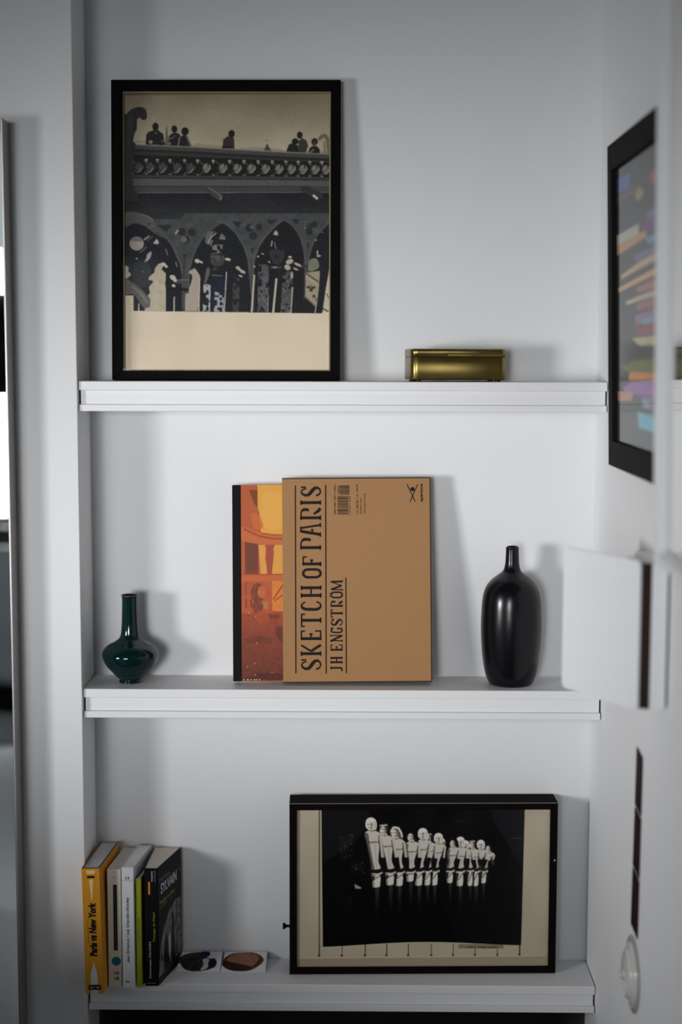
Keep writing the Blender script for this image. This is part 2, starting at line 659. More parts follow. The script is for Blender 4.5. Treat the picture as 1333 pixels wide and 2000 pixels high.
# ---- shelves
def shelf(z, drop, label, jy=0.0):
    e = tag(empty('wall_shelf', (0, 0, z)), label, 'shelf', 'white shelves in the niche')
    x0, x1 = 0.0012, XR - .0012
    b = MB().box(x0, x1, 0.0, D - .0008, -0.0138, 0)
    b.build('shelf_board', M_shelf, e, 0.0012)
    MB().box(x0 + .002, x1 - .002, 0.0060, 0.0180, -0.0350 * drop, -0.0139).build('fascia', M_shelf, e, 0.0004)
    MB().box(x0 + .0005, x1 - .0005, 0.0004, D - .0008, -0.0455 * drop, -0.0351 * drop).build('lower_rail', M_shelf, e, 0.001)
    return e


shelf(0.0, 1.0, 'topmost white shelf, under the tall framed photo and the brass box')
shelf(Z2, 1.0, 'middle white shelf, under the two vases and the cardboard slipcase')
shelf(Z3, 0.96, 'lowest white shelf, under the row of paperbacks and the black deep frame')

# ------------------------------------------------------------------ picture 1


def frame_bars(e, w, h, t, bl, br, bt, bb_, mt, lipd=0.008, y_front=None):
    """mitred frame, local: x 0..w, z 0..h, y -t (front) .. 0 (back)"""
    o = [(0, 0), (w, 0), (w, h), (0, h)]
    i = [(bl, bb_), (w - br, bb_), (w - br, h - bt), (bl, h - bt)]
    for k in range(4):
        j = (k + 1) % 4
        mb = MB().prism([o[k], o[j], i[j], i[k]], -t, 0, 'y')
        mb.build('frame_bar', mt, e, 0.0007, 1)


def tall_picture():
    w, h, t = 0.3527, 0.4590, 0.021
    e = empty('framed_photograph', (0.0433, 0.0745, 0.0), (R(-3.5), 0, 0))
    tag(e, 'tall black-framed photo of people on a stone balustrade, on the top shelf', 'picture')
    frame_bars(e, w, h, t, .0160, .0150, .0160, .0142, M_black)
    x0, x1, z0, z1 = .0161, w - .0151, .0143, h - .0161
    MB().box(x0, x1, -t + .0035, -t + .0045, z0, z1).build('glass_pane', M_glass, e)
    MB().box(x0, x1, -.006, -.001, z0, z1).build('backing_board', M_blackwood, e)
    fl = MB()
    fl.box(x0, x0 + .0022, -.012, -.0062, z0, z1).box(x1 - .0022, x1, -.012, -.0062, z0, z1)
    fl.box(x0 + .0022, x1 - .0022, -.012, -.0062, z0, z0 + .002).box(x0 + .0022, x1 - .0022, -.012, -.0062, z1 - .002, z1)
    fl.build('fillet', M_lip, e)
    # ---- the print
    c = Canvas(236, 172, 649, 728, 1.0, (226, 208, 182))
    c.noise([(236, 172), (649, 172), (649, 728), (236, 728)], 5, 60, seed=1)
    sky0, sky1 = (128, 118, 98), (176, 165, 140)
    c.at(1, 0, 0)
    c.vgrad([(236, 172), (649, 172), (649, 300), (236, 300)], sky0, sky1, 172, 285)
    c.noise([(236, 172), (649, 172), (649, 300), (236, 300)], 7, 45, seed=2)
    # hills
    c.line([(258, 270), (330, 273), (372, 276)], 5, (140, 132, 112), .7)
    c.poly([(372, 279), (385, 272), (400, 276), (440, 277), (450, 284), (500, 280), (545, 284), (560, 288), (630, 288),
            (649, 292), (649, 300), (372, 290)], (142, 134, 114), .8)
    # masonry below the rail
    rail = [(236, 274), (262, 275.5), (320, 278), (372, 280), (450, 284.5), (540, 289.5), (600, 292), (649, 294.5)]
    c.poly(rail + [(649, 608), (632, 611.5), (256, 607), (256, 575), (236, 575)], (56, 56, 56))
    # people
    def person(head, hr, body, col=(40, 38, 38)):
        c.poly(body, col, smooth=False)
        c.ell(head[0], head[1], hr[0], hr[1], (36, 33, 32))
    c.at(6.06, 230, 170)
    person((430, 425), (38, 47), [(312, 640), (320, 520), (345, 490), (400, 472), (412, 455), (450, 455), (485, 490), (522, 512), (532, 580), (548, 650)])
    c.poly([(412, 475), (432, 500), (455, 475), (445, 520), (425, 520)], (88, 84, 78))
    c.ell(372, 610, 26, 24, (135, 128, 112)).ell(515, 600, 24, 12, (88, 82, 74))
    c.poly([(567, 390), (557, 450), (550, 560), (545, 655), (588, 655), (582, 560)], (98, 92, 80))
    person((657, 455), (34, 44), [(585, 640), (592, 540), (620, 512), (650, 500), (690, 500), (730, 530), (722, 658), (600, 655)])
    c.line([(585, 575), (640, 560), (665, 530)], 14, (100, 94, 84)).line([(600, 640), (600, 615)], 22, (125, 118, 104))
    person((785, 482), (44, 48), [(700, 660), (722, 560), (760, 528), (800, 530), (832, 590), (862, 665)])
    c.line([(718, 560), (702, 660)], 20, (112, 105, 94)).line([(800, 540), (845, 660)], 22, (80, 76, 70))
    c.at(6.06, 440, 170)
    person((72, 512), (38, 46), [(-37, 668), (-28, 580), (20, 542), (50, 545), (100, 562), (106, 690), (115, 710), (-35, 702)], (52, 49, 47))
    c.line([(-40, 675), (60, 670)], 18, (30, 28, 28))
    c.poly([(497, 628), (462, 710), (548, 712)], (72, 68, 62)).ell(497, 590, 12, 8, (110, 100, 90))
    person((890, 527), (34, 42), [(872, 600), (920, 560), (970, 590), (992, 660), (960, 742), (880, 738)], (62, 59, 54))
    person((835, 602), (40, 36), [(728, 722), (760, 640), (800, 622), (872, 650), (882, 738)])
    person((1068, 606), (38, 43), [(990, 742), (1010, 680), (1050, 652), (1100, 660), (1130, 700), (1132, 752)])
    c.line([(1010, 735), (1060, 700)], 20, (110, 104, 92)).ell(1070, 620, 16, 22, (80, 70, 62))
    c.line([(1120, 580), (1155, 545), (1195, 528), (1222, 570), (1230, 650), (1240, 745)], 42, (112, 104, 92))
    c.line([(1180, 600), (1195, 740)], 26, (128, 120, 104))
    # gargoyle left
    c.at(6.06, 230, 170)
    c.poly([(30, 310), (75, 285), (110, 240), (170, 205), (240, 190), (290, 202), (320, 235), (326, 290), (322, 328), (290, 348),
            (262, 335), (240, 318), (215, 330), (205, 380), (205, 450), (182, 500), (165, 560), (165, 612), (205, 640),
            (228, 690), (190, 780), (160, 1000), (165, 1200), (245, 1320), (30, 1320)], (50, 50, 50), smooth=True)
    c.poly([(95, 320), (150, 260), (160, 420), (130, 600), (95, 700)], (62, 61, 59), .7, smooth=True)
    # rail and tracery band
    c.at(1, 0, 0)
    top = [(262, 276), (320, 278.6), (372, 280.6), (450, 285), (540, 290), (600, 292.6), (649, 295)]
    c.line(top, 2.4, (128, 123, 110))
    c.line([(p[0], p[1] + 5) for p in top], 7, (74, 72, 69))
    c.line([(p[0], p[1] + 11) for p in top], 5, (44, 43, 43))
    c.line([(p[0], p[1] + 15.5) for p in top], 4, (58, 57, 55))

    def band(x, s):   # band lines converge to the right
        return 276 + (x - 262) * .049 + s
    c.poly([(258, 296), (649, 311), (649, 341), (258, 337)], (32, 32, 32))
    xs = [269, 291, 316, 345, 371, 402, 434.5, 463, 491, 519, 546, 570.5, 593.5, 617.5, 639]
    for k, x in enumerate(xs):
        cy = 320 + (x - 260) * .013
        rr = 10.5 - (x - 260) * .004
        lit = (150, 145, 128) if x > 395 else (84, 82, 78)
        c.line([(x - rr * 1.35, cy - 13), (x, cy + 0), (x - rr * 1.35, cy + 14)], 3, (82, 80, 76), .7)
        for a, b_ in ((0, -5.2), (0, 5.2), (-5, 0), (5, 0)):
            c.ell(x + a, cy + b_, 4.2, 4.6, (70, 70, 66))
        if x > 395:
            for a, b_ in ((-2, -3.5), (2.5, 2), (-1.5, 3)):
                c.ell(x + a, cy + b_, 4.0, 4.4, (112, 108, 97))
            c.line([(x + 6, cy - 6), (x + 8, cy), (x + 2, cy + 8), (x - 4, cy + 9)], 2.0, lit)
            c.line([(x - 7, cy + 1), (x - 2, cy - 3), (x + 1, cy - 8)], 1.8, lit, .8)
        else:
            c.line([(x + 5, cy + 2), (x, cy + 9), (x - 6, cy + 11)], 1.8, (165, 160, 145), .8)
        c.ell(x + 13.5, cy - 14, 3.4, 2.6, (150, 146, 132)).ell(x + 13.5, cy - 11, 1.8, 3, (140, 136, 122))
        c.ell(x + 13.5, cy + 14, 3.0, 1.6, (120, 116, 106))
    c.poly([(256, 336), (649, 340), (649, 347), (256, 342)], (64, 63, 60))
    c.poly([(256, 342), (649, 346), (649, 360), (256, 358)], (86, 85, 82))
    c.line([(256, 342), (649, 346)], 1.6, (36, 36, 35))
    c.line([(256, 358.5), (649, 359)], 1.4, (46, 46, 45))
    c.poly([(258, 360), (649, 360), (649, 371), (265, 372)], (68, 68, 67))
    c.line([(265, 371.5), (649, 370.5)], 1.6, (104, 103, 98))
    c.vgrad([(236, 388), (268, 388), (264, 372.5), (649, 371), (649, 430), (236, 430)], (34, 35, 38), (50, 51, 53), 374, 425)
    # soft reflections painted nowhere: only the print's own tones
    c.poly([(430, 372), (520, 372), (560, 420), (480, 425)], (46, 46, 48), .7)
    # brackets
    c.poly([(398, 361), (410, 360), (434, 377), (434, 385), (426, 386), (398, 367)], (66, 66, 64))
    c.line([(404, 360), (432, 378)], 2, (112, 110, 104)).line([(430, 376), (430, 385)], 4, (105, 103, 98))
    c.poly([(590, 360), (600, 357), (634, 373), (632, 382), (616, 383), (590, 368)], (52, 52, 51))
    c.line([(614, 376), (622, 383)], 5, (190, 186, 170))
    # arcade wall
    c.poly([(236, 424), (350, 424), (360, 412), (649, 412), (649, 608), (236, 600)], (71, 72, 72))
    c.noise([(236, 412), (649, 412), (649, 600), (236, 600)], 6, 12, seed=5)
    c.at(6.06, 230, 400)
    dk = (33, 34, 38)
    arch1 = [(20, 380), (60, 250), (180, 190), (300, 230), (420, 320), (560, 395), (620, 470), (670, 590), (720, 700), (742, 840), (742, 1270), (20, 1270)]
    c.poly(arch1, dk)
    arch2 = [(1230, 195), (1140, 250), (1070, 310), (985, 400), (930, 500), (885, 610), (840, 770), (835, 1262), (1600, 1262), (1545, 770),
             (1535, 640), (1480, 470), (1390, 320), (1273, 215)]
    c.poly(arch2, dk)
    c.at(6.06, 440, 400)
    arch3 = [(700, 162), (640, 205), (560, 280), (480, 370), (415, 470), (370, 590), (345, 700), (345, 1265), (945, 1275), (945, 720),
             (940, 560), (905, 400), (840, 270), (760, 195)]
    c.poly(arch3, (31, 31, 34))
    c.poly([(1260, 190), (1180, 260), (1100, 350), (1045, 480), (1010, 600), (1000, 760), (950, 1275), (1270, 1275)], dk)
    # mouldings of the arches
    c.line([(700, 140), (600, 215), (500, 320), (410, 440), (355, 560), (325, 700)], 12, (92, 92, 90), .8)
    c.line([(700, 140), (800, 215), (890, 340), (945, 480), (965, 700)], 10, (86, 86, 85), .7)
    c.line([(1240, 170), (1130, 290), (1050, 420), (1005, 600), (990, 700)], 10, (90, 90, 88), .7)
    c.line([(-110, 170), (20, 200), (130, 310), (230, 470), (280, 640), (290, 760)], 12, (90, 90, 88), .8)
    c.at(6.06, 230, 400)
    c.line([(1220, 165), (1080, 270), (960, 400), (895, 520), (830, 740)], 10, (84, 84, 83), .7)
    c.line([(430, 250), (560, 360), (660, 500), (730, 680), (765, 850)], 16, (86, 86, 85), .8)
    # gargoyle head at left
    c.poly([(60, 70), (130, 55), (210, 62), (320, 98), (390, 140), (425, 200), (430, 235), (380, 262), (335, 250), (290, 215),
            (200, 195), (60, 185)], (84, 84, 82), smooth=True)
    c.line([(250, 90), (340, 110), (400, 160)], 12, (118, 117, 112), .8).ell(345, 205, 18, 22, (62, 62, 62))
    # trefoils
    tf = (45, 46, 49)
    for (x, y, r) in ((745, 295, 48), (865, 300, 50), (790, 395, 52)):
        c.ell(x, y, r, r, tf)
    c.ell(770, 390, 36, 40, (100, 98, 90)).line([(668, 320), (700, 280)], 18, (172, 168, 155))
    c.poly([(440, 215), (625, 215), (560, 300)], tf).poly([(750, 570), (805, 570), (775, 640)], tf)
    c.line([(775, 600), (765, 860)], 18, (52, 52, 54))
    c.at(6.06, 440, 400)
    for (x, y, r) in ((285, 252, 48), (400, 238, 40), (332, 345, 50), (1010, 230, 40), (1068, 205, 38), (1004, 295, 44)):
        c.ell(x, y, r, r, tf)
    c.poly([(75, 172), (200, 172), (150, 250)], tf).poly([(490, 150), (620, 150), (540, 210)], tf)
    c.poly([(790, 140), (900, 140), (850, 210)], tf).poly([(295, 495), (345, 495), (318, 560)], tf)
    c.poly([(970, 430), (1010, 430), (990, 500)], tf).ell(318, 240, 30, 20, (92, 92, 90))
    c.noise([(930, 170), (1010, 170), (1010, 250), (930, 250)], .9, 2.0, .62, (165, 162, 150), 8)
    # light disc and shards, left arch
    c.at(6.06, 230, 400)
    c.ell(200, 440, 88, 86, (152, 146, 134)).poly([(118, 405), (150, 370), (200, 354), (255, 372), (284, 410), (200, 415)], (112, 108, 102))
    c.line([(290, 395), (350, 350)], 16, (158, 154, 142)).line([(330, 410), (395, 350)], 12, (92, 90, 86))
    c.poly([(395, 440), (440, 380), (468, 415), (462, 450)], (165, 163, 156)).line([(240, 550), (320, 480)], 12, (118, 115, 108))
    c.poly([(378, 535), (370, 600), (335, 645), (290, 662), (315, 620), (325, 570)], (150, 150, 138), smooth=True)
    c.line([(548, 505), (575, 580)], 10, (135, 133, 126)).line([(670, 660), (685, 720)], 12, (128, 128, 124))
    c.ell(200, 622, 14, 12, (150, 150, 145)).ell(275, 780, 14, 12, (130, 130, 125))
    c.poly([(170, 690), (340, 680), (380, 900), (300, 960), (170, 930)], (56, 57, 60), .6, smooth=True)
    # bright background between columns
    lt = (172, 161, 140)
    c.poly([(520, 668), (460, 685), (418, 740), (412, 790), (350, 840), (340, 880), (385, 885), (395, 905), (345, 965), (358, 1040), (330, 1070),
            (362, 1110), (355, 1210), (300, 1225), (300, 1256), (552, 1258), (552, 800), (500, 750), (530, 690)], lt)
    c.noise([(420, 850), (552, 850), (552, 1250), (380, 1250)], 8, 10, seed=9)
    c.poly([(40, 720), (90, 715), (105, 750), (95, 770), (132, 810), (100, 850), (60, 862), (40, 850)], (165, 157, 135), smooth=True)
    c.poly([(60, 870), (130, 900), (220, 960), (310, 1050), (360, 1120), (350, 1200), (290, 1225), (165, 1060), (60, 1050)], (92, 88, 82), smooth=True)
    c.line([(150, 960), (260, 1060), (330, 1160)], 30, (120, 116, 108), .7)
    c.line([(225, 1165), (222, 1258)], 14, (190, 178, 152)).poly([(300, 1225), (362, 1205), (362, 1258), (290, 1258)], lt)
    c.poly([(780, 1258), (785, 1050), (830, 1035), (820, 1000), (850, 930), (870, 850), (862, 815), (822, 790), (850, 760), (900, 735), (935, 780),
            (965, 830), (962, 1000), (938, 1258)], (160, 149, 133))
    c.line([(960, 850), (950, 1262)], 12, (190, 180, 158))
    c.poly([(1030, 810), (1045, 740), (1075, 730), (1080, 800), (1040, 900), (1010, 950)], (92, 90, 82), smooth=True)
    c.noise([(1005, 930), (1095, 930), (1090, 1262), (995, 1262)], 1, 5, .42, (160, 158, 152), 10)
    c.poly([(1095, 850), (1290, 850), (1270, 1262), (1085, 1262)], (34, 38, 50))
    c.noise([(1140, 1020), (1260, 1020), (1250, 1140), (1250, 1262), (1130, 1262)], 1, 5, .5, (150, 150, 148), 12)
    c.line([(1284, 780), (1256, 1262)], 12, (178, 174, 160)).line([(652, 1085), (648, 1258)], 15, (190, 180, 158))
    for (x, y, rx, ry) in ((525, 690, 30, 22), (555, 715, 22, 18), (635, 850, 40, 30), (665, 885, 30, 22), (930, 650, 32, 26), (975, 662, 26, 14),
                           (1300, 630, 34, 16), (645, 950, 24, 20)):
        c.ell(x, y, rx, ry, (192, 186, 165), .92, 25)
    c.line([(690, 900), (830, 900)], 46, (70, 70, 70)).line([(700, 880), (830, 880)], 12, (105, 104, 100))
    c.line([(560, 1000), (550, 900)], 14, (25, 22, 24)).line([(600, 980), (820, 1000)], 34, (30, 27, 28))
    c.noise([(1100, 450), (1240, 450), (1220, 560), (1110, 560)], 1, 5, .45, (118, 116, 110), 14)
    c.poly([(1090, 590), (1250, 590), (1230, 700), (1120, 700)], (66, 66, 66), .9, smooth=True)
    c.noise([(1080, 560), (1260, 560), (1240, 760), (1100, 760)], .5, 6, .6, (100, 98, 92), 15)
    c.line([(1110, 820), (1230, 830)], 16, (92, 92, 88)).poly([(1025, 400), (1040, 330), (1090, 292), (1140, 292), (1110, 340), (1080, 440), (1045, 445)], (98, 96, 90), smooth=True)
    c.line([(1060, 440), (1100, 360), (1160, 310)], 12, (170, 167, 152)).line([(1085, 455), (1115, 400)], 12, (160, 158, 144))
    c.poly([(1190, 385), (1222, 312), (1270, 360), (1270, 395)], (112, 111, 106))
    c.at(6.06, 440, 400)
    c.noise([(395, 690), (520, 690), (510, 1265), (380, 1265)], 1, 7, .35, (78, 79, 80), 21)
    c.noise([(395, 690), (520, 690), (510, 1265), (380, 1265)], .9, 3, .62, (98, 98, 97), 25)
    c.noise([(690, 760), (810, 780), (800, 1270), (660, 1265)], 1, 7, .38, (72, 72, 72), 22)
    c.noise([(690, 760), (810, 780), (800, 1270), (660, 1265)], .9, 3, .62, (98, 98, 96), 26)
    c.noise([(90, 840), (170, 840), (160, 1262), (80, 1262)], 1, 6, .4, (66, 64, 62), 23)
    for a, b_, w_ in (((345, 820), (313, 1266), 22), ((612, 862), (573, 1270), 26), ((808, 965), (786, 1276), 14), ((1105, 990), (1080, 1280), 12),
                      ((8, 790), (-6, 1000), 8), ((515, 1050), (507, 1268), 7)):
        c.line([a, b_], w_, (178, 172, 150))
    c.poly([(535, 520), (700, 520), (700, 600), (660, 680), (580, 680), (540, 600)], (50, 51, 53), smooth=True).ell(612, 592, 34, 30, (38, 39, 42))
    c.line([(540, 722), (670, 725)], 22, (72, 72, 70)).ell(592, 726, 28, 10, (140, 140, 134))
    for (x, y, rx, ry, ro) in ((25, 628, 38, 14, 0), (150, 735, 32, 22, 30), (200, 775, 44, 20, 30), (445, 562, 18, 9, 10), (392, 594, 16, 10, -30),
                               (525, 660, 16, 10, 40), (345, 715, 10, 18, 0), (870, 692, 52, 17, 25), (770, 655, 48, 30, -20), (745, 725, 40, 32, 30),
                               (775, 600, 24, 16, 0), (845, 745, 36, 12, 20), (1105, 545, 10, 30, 0), (1120, 585, 26, 14, 0), (1088, 395, 9, 12, 0),
                               (800, 820, 14, 44, 0), (180, 830, 30, 12, 25)):
        c.ell(x, y, rx, ry, (182, 174, 156), .9, ro)
    c.poly([(600, 275), (570, 330), (632, 342), (628, 300)], (165, 163, 156)).line([(560, 405), (550, 470)], 16, (150, 148, 140))
    c.line([(590, 420), (595, 470), (612, 500)], 10, (140, 138, 132)).ell(1160, 300, 12, 8, (120, 120, 118))
    c.line([(920, 715), (1020, 705)], 34, (56, 55, 55))
    c.poly([(1010, 640), (1090, 615), (1125, 680), (1110, 740), (1000, 770)], (118, 115, 102), smooth=True)
    c.poly([(965, 790), (1060, 775), (1138, 765), (1124, 980), (1098, 1200), (960, 1075)], (150, 140, 118))
    c.line([(970, 800), (1120, 900)], 16, (78, 70, 64)).line([(965, 830), (1120, 940)], 10, (182, 150, 135))
    c.noise([(965, 900), (1110, 950), (1090, 1190), (960, 1080)], .9, 6, .55, (50, 48, 46), 30)
    c.line([(945, 1070), (1075, 1190)], 16, (96, 92, 84)).poly([(950, 1090), (1075, 1210), (1065, 1278), (930, 1278)], (34, 33, 34))
    c.poly([(1262, 735), (1248, 745), (1205, 990), (1165, 1280), (1262, 1282)], (182, 172, 148))
    c.line([(1170, 1220), (1240, 1260)], 14, (60, 54, 46)).line([(1215, 1040), (1255, 1110)], 10, (70, 62, 54))
    # paper margins
    c.at(1, 0, 0)
    c.poly([(236, 576), (256.5, 576), (256.5, 607), (632, 611.5), (632, 608), (649, 608), (649, 728), (236, 728)], (204, 189, 165))
    c.poly([(236, 518), (239.5, 518), (239.5, 576), (236, 576)], (200, 184, 158))
    c.poly([(236, 172), (649, 172), (649, 175), (236, 178)], (70, 60, 46), .6)
    c.noise([(236, 607), (649, 607), (649, 728), (236, 728)], 4, 40, seed=40)
    xa, xb, za, zb = x0, x1, z0, z1

    def fn(u, v):
        return xa + (xb - xa) * u, -.0070, za + (zb - za) * v
    c.blur(1)
    c.noise([(236, 172), (649, 172), (649, 607), (236, 607)], 5, 2.2, seed=77)
    c.sheet('photo_print', fn, M_print, e, gain=1.42)
    return e


tall_picture()

# ------------------------------------------------------------------ brass box


def rrect(w, d, r, n=6):
    pts = []
    for (cx, cy, a0) in ((w / 2 - r, d / 2 - r, 0), (-w / 2 + r, d / 2 - r, 90), (-w / 2 + r, -d / 2 + r, 180), (w / 2 - r, -d / 2 + r, 270)):
        for i in range(n + 1):
            a = R(a0 + 90 * i / n)
            pts.append((cx + r * math.cos(a), cy + r * math.sin(a)))
    return pts


def loft(name, rings, mt, parent, smooth=True, cap=True):
    v, f = [], []
    k = len(rings[0][0])
    for pts, z in rings:
        v += [(p[0], p[1], z) for p in pts]
    for j in range(len(rings) - 1):
        for i in range(k):
            i2 = (i + 1) % k
            f.append((j * k + i, j * k + i2, (j + 1) * k + i2, (j + 1) * k + i))
    if cap:
        f.append(tuple(range(k - 1, -1, -1)))
        f.append(tuple((len(rings) - 1) * k + i for i in range(k)))
    o = pydata(name, v, f, mt, parent)
    if smooth:
        o.data.polygons.foreach_set('use_smooth', [len(p.vertices) == 4 for p in o.data.polygons])
    return o


def brass_box():
    e = empty('brass_box', (0.5732, 0.0510, 0.0), (0, 0, R(8.5)))
    e.scale = (1, 1, .975)
    tag(e, 'low brass box with rounded corners and hinged lid, alone on the top shelf', 'box')
    w, d, r = .1475, .0685, .0105
    P = lambda o_: rrect(w + o_, d + o_, r + o_ / 2)
    loft('box_body', [(P(-.004), .0028), (P(-.0012), .0034), (P(0), .0046), (P(0), .0375), (P(-.0008), .0382)], M_brass, e)
    loft('lid', [(P(-.0008), .0388), (P(0.0006), .0392), (P(.0006), .0480), (P(-.0006), .0497), (P(-.004), .0508), (P(-.012), .0513)], M_brass, e)
    loft('lid_seam', [(P(-.0016), .0382), (P(-.0016), .0388)], M_brassdark, e)
    for sx in (-1, 1):
        for sy in (-1, 1):
            lathe('foot', [(.004, 0), (.0048, .0012), (.0045, .0028)], M_brassdark, e, 16).location = (sx * (w / 2 - .012), sy * (d / 2 - .010), 0)
    mb = MB().box(-.018, .018, -d / 2 - .0016, -d / 2 - .0003, .0405, .0425)
    mb.build('thumb_ledge', M_brass, e, .0004)


brass_box()

# ------------------------------------------------------------------ slipcase and the book in it
TX, TY = Vector((1, 0, 0)), Vector((0, 0, 1))


def slipcase():
    w, h, t = 0.2330, 0.3205, 0.030
    lean = -7.0
    # the case rests on its lower back edge
    e = empty('slipcase', (0.3084, 0.0300 + t * math.cos(R(lean)), Z2 + .0002), (R(lean), R(-0.5), R(0.9)))
    tag(e, 'brown kraft cardboard slipcase with large black title lettering, leaning on the middle shelf', 'slipcase')
    th = .0025
    MB().box(0, w, -t, -t + th, 0, h).build('front_panel', M_kraft, e, .0005, 1)
    MB().box(0, w, -th, 0, 0, h).build('back_panel', M_kraft, e)
    MB().box(w - th, w, -t + th, -th, 0, h).build('side_panel', M_kraftdark, e)
    MB().box(0, w - th, -t + th, -th, 0, th).build('bottom_panel', M_kraftdark, e)
    MB().box(0, w - th, -t + th, -th, h - th, h).build('top_panel', M_kraftdark, e)
    rim = MB().box(0.0, w, -t - .0003, -t, 0, .0021).box(0.0, w, -t - .0003, -t, h - .0017, h).box(w - .0018, w, -t - .0003, -t, .0021, h - .0017)
    rim.build('dark_rim', M_kraftdark, e)
    yf = -t - .0004
    fx = lambda px, py: ((px - 551 - 3 * (py - 940) / 398) / (289.5 + 1.5 * (py - 940) / 398) * w)
    fz = lambda py: (1 - (py - 939.5) / 399.0) * h
    k = w / 290.0

    def at(px, py):
        return (fx(px, py), fz(py))
    F = Flat((0, yf, 0), TX, TY)
    F.line(at(577, 954), at(578.6, 1320), 2.2 * k)
    F.build('rule_line', M_ink, e)
    F = Flat((0, yf, 0), TX, TY)
    F.line(at(636, 953.5), at(637.8, 1320.5), 2.2 * k)
    F.build('rule_line', M_ink, e)
    F = Flat((0, yf, 0), TX, TY)
    F.line(at(675.8, 1134), at(677, 1320.5), 2.0 * k)
    F.build('rule_line', M_ink, e)

    # letters: drawn in a unit box, x along reading direction, y up (cap height 1)
    def arc(cx, cy, rx, ry, a0, a1, n=10):
        return [(cx + rx * math.cos(R(a0 + (a1 - a0) * i / n)), cy + ry * math.sin(R(a0 + (a1 - a0) * i / n))) for i in range(n + 1)]
    T, L_ = 1.0, 0.5     # thick / thin pen
    ser = lambda x, y, wd=.34: ([(x - wd / 2, y), (x + wd / 2, y)], L_ * 1.0)
    G = {
        'I': [([(.5, 0), (.5, 1)], T), ser(.5, .02, .9), ser(.5, .98, .9)],
        'H': [([(.2, 0), (.2, 1)], T), ([(.8, 0), (.8, 1)], T), ([(.27, .5), (.73, .5)], L_), ser(.2, .02), ser(.2, .98), ser(.8, .02), ser(.8, .98)],
        'T': [([(.5, 0), (.5, .94)], T), ([(.03, .97), (.97, .97)], L_), ser(.5, .02, .4), ([(.04, .99), (.04, .8)], L_), ([(.96, .99), (.96, .8)], L_)],
        'E': [([(.2, 0), (.2, 1)], T), ([(.05, .98), (.92, .98)], L_), ([(.05, .02), (.92, .02)], L_), ([(.28, .5), (.6, .5)], L_),
              ([(.92, 1), (.92, .8)], L_), ([(.92, 0), (.92, .3)], L_), ([(.62, .58), (.62, .42)], L_ * 1.3)],
        'F': [([(.2, 0), (.2, 1)], T), ([(.05, .98), (.92, .98)], L_), ([(.28, .52), (.55, .52)], L_), ([(.92, 1), (.92, .78)], L_), ser(.2, .02, .45),
              ([(.58, .60), (.58, .44)], L_ * 1.3)],
        'K': [([(.2, 0), (.2, 1)], T), ser(.2, .02, .4), ser(.2, .98, .4), ([(.42, .5), (.96, .99)], L_ * 1.3), ([(.42, .5), (.96, .01)], T * .9)],
        'P': [([(.2, 0), (.2, 1)], T), ser(.2, .02, .4), ([(.04, .98), (.45, .98)] + arc(.5, .74, .42, .24, 80, 10, 6) + [(.90, .62), (.84, .50)], [L_, L_, L_, L_, L_ * 1.1, T * .8, T, T, T, T, T, T * .7, L_ * .6][:11])],
        'R': [([(.2, 0), (.2, 1)], T), ser(.2, .02, .4), ([(.04, .98), (.45, .98)] + arc(.5, .78, .40, .20, 80, 10, 6) + [(.88, .66), (.8, .58)], [L_, L_, L_, L_, L_ * 1.1, T * .8, T, T, T, T, T * .5]),
              ([(.5, .36), (.74, .14), (.98, .02)], [L_ * 1.2, T * 1.1, T * 1.1])],
        'A': [([(.12, 0), (.40, .98)], T), ([(.90, 0), (.66, .98)], L_ * 1.4), ser(.12, .02, .36), ser(.90, .02, .36), ([(.34, .42), (.52, .42)], L_),
              ([(.30, .985), (.78, .985)], L_), ([(.52, .49), (.52, .36)], L_)],
        'O': [(arc(.5, .28, .38, .26, 180, 360, 12) + arc(.5, .72, .38, .26, 0, 180, 12) + [(.12, .28)], .85)],
        'C': [([(.80, .80)] + arc(.5, .72, .34, .25, 20, 180, 9) + arc(.5, .28, .36, .26, 180, 350, 9), [.5, .5, .5, .5, .6, .7, .8, .95] + [1.0] * 6 + [.8, .7, .6, .55, .5, .55, .6])],
        'G': [([(.80, .80)] + arc(.5, .72, .34, .25, 20, 180, 9) + arc(.5, .28, .36, .26, 180, 350, 9), .75), ([(.82, .05), (.82, .42)], .8), ([(.62, .42), (.95, .42)], .5), ([(.9, 1), (.9, .8)], .6)],
        'S': [([(.78, .72), (.70, .88), (.50, .97), (.28, .92), (.13, .78), (.16, .62), (.34, .52), (.60, .42), (.82, .30), (.86, .16), (.70, .05), (.45, .02), (.2, .08), (.1, .24)],
               [.5, .5, .55, .7, .9, 1.1, 1.2, 1.2, 1.1, .9, .6, .5, .55, .7]), ([(.92, .98), (.92, .74)], .55)],
        'J': [([(.7, 1), (.7, .2)] + arc(.42, .18, .28, .16, 0, -150, 8), [.9] * 6 + [.7] * 5), ser(.7, .98, .5)],
        'N': [([(.15, 0), (.15, 1)], .55), ([(.12, .98), (.85, .02)], 1.0), ([(.85, 0), (.85, 1)], .5), ser(.12, .98, .3), ser(.15, .02, .3), ser(.85, .98, .3)],
        'M': [([(.1, 0), (.14, 1)], .55), ([(.14, .98), (.5, .08)], .95), ([(.5, .08), (.86, .98)], .5), ([(.86, 1), (.9, 0)], .95), ser(.1, .02, .2), ser(.9, .02, .22)],
    }

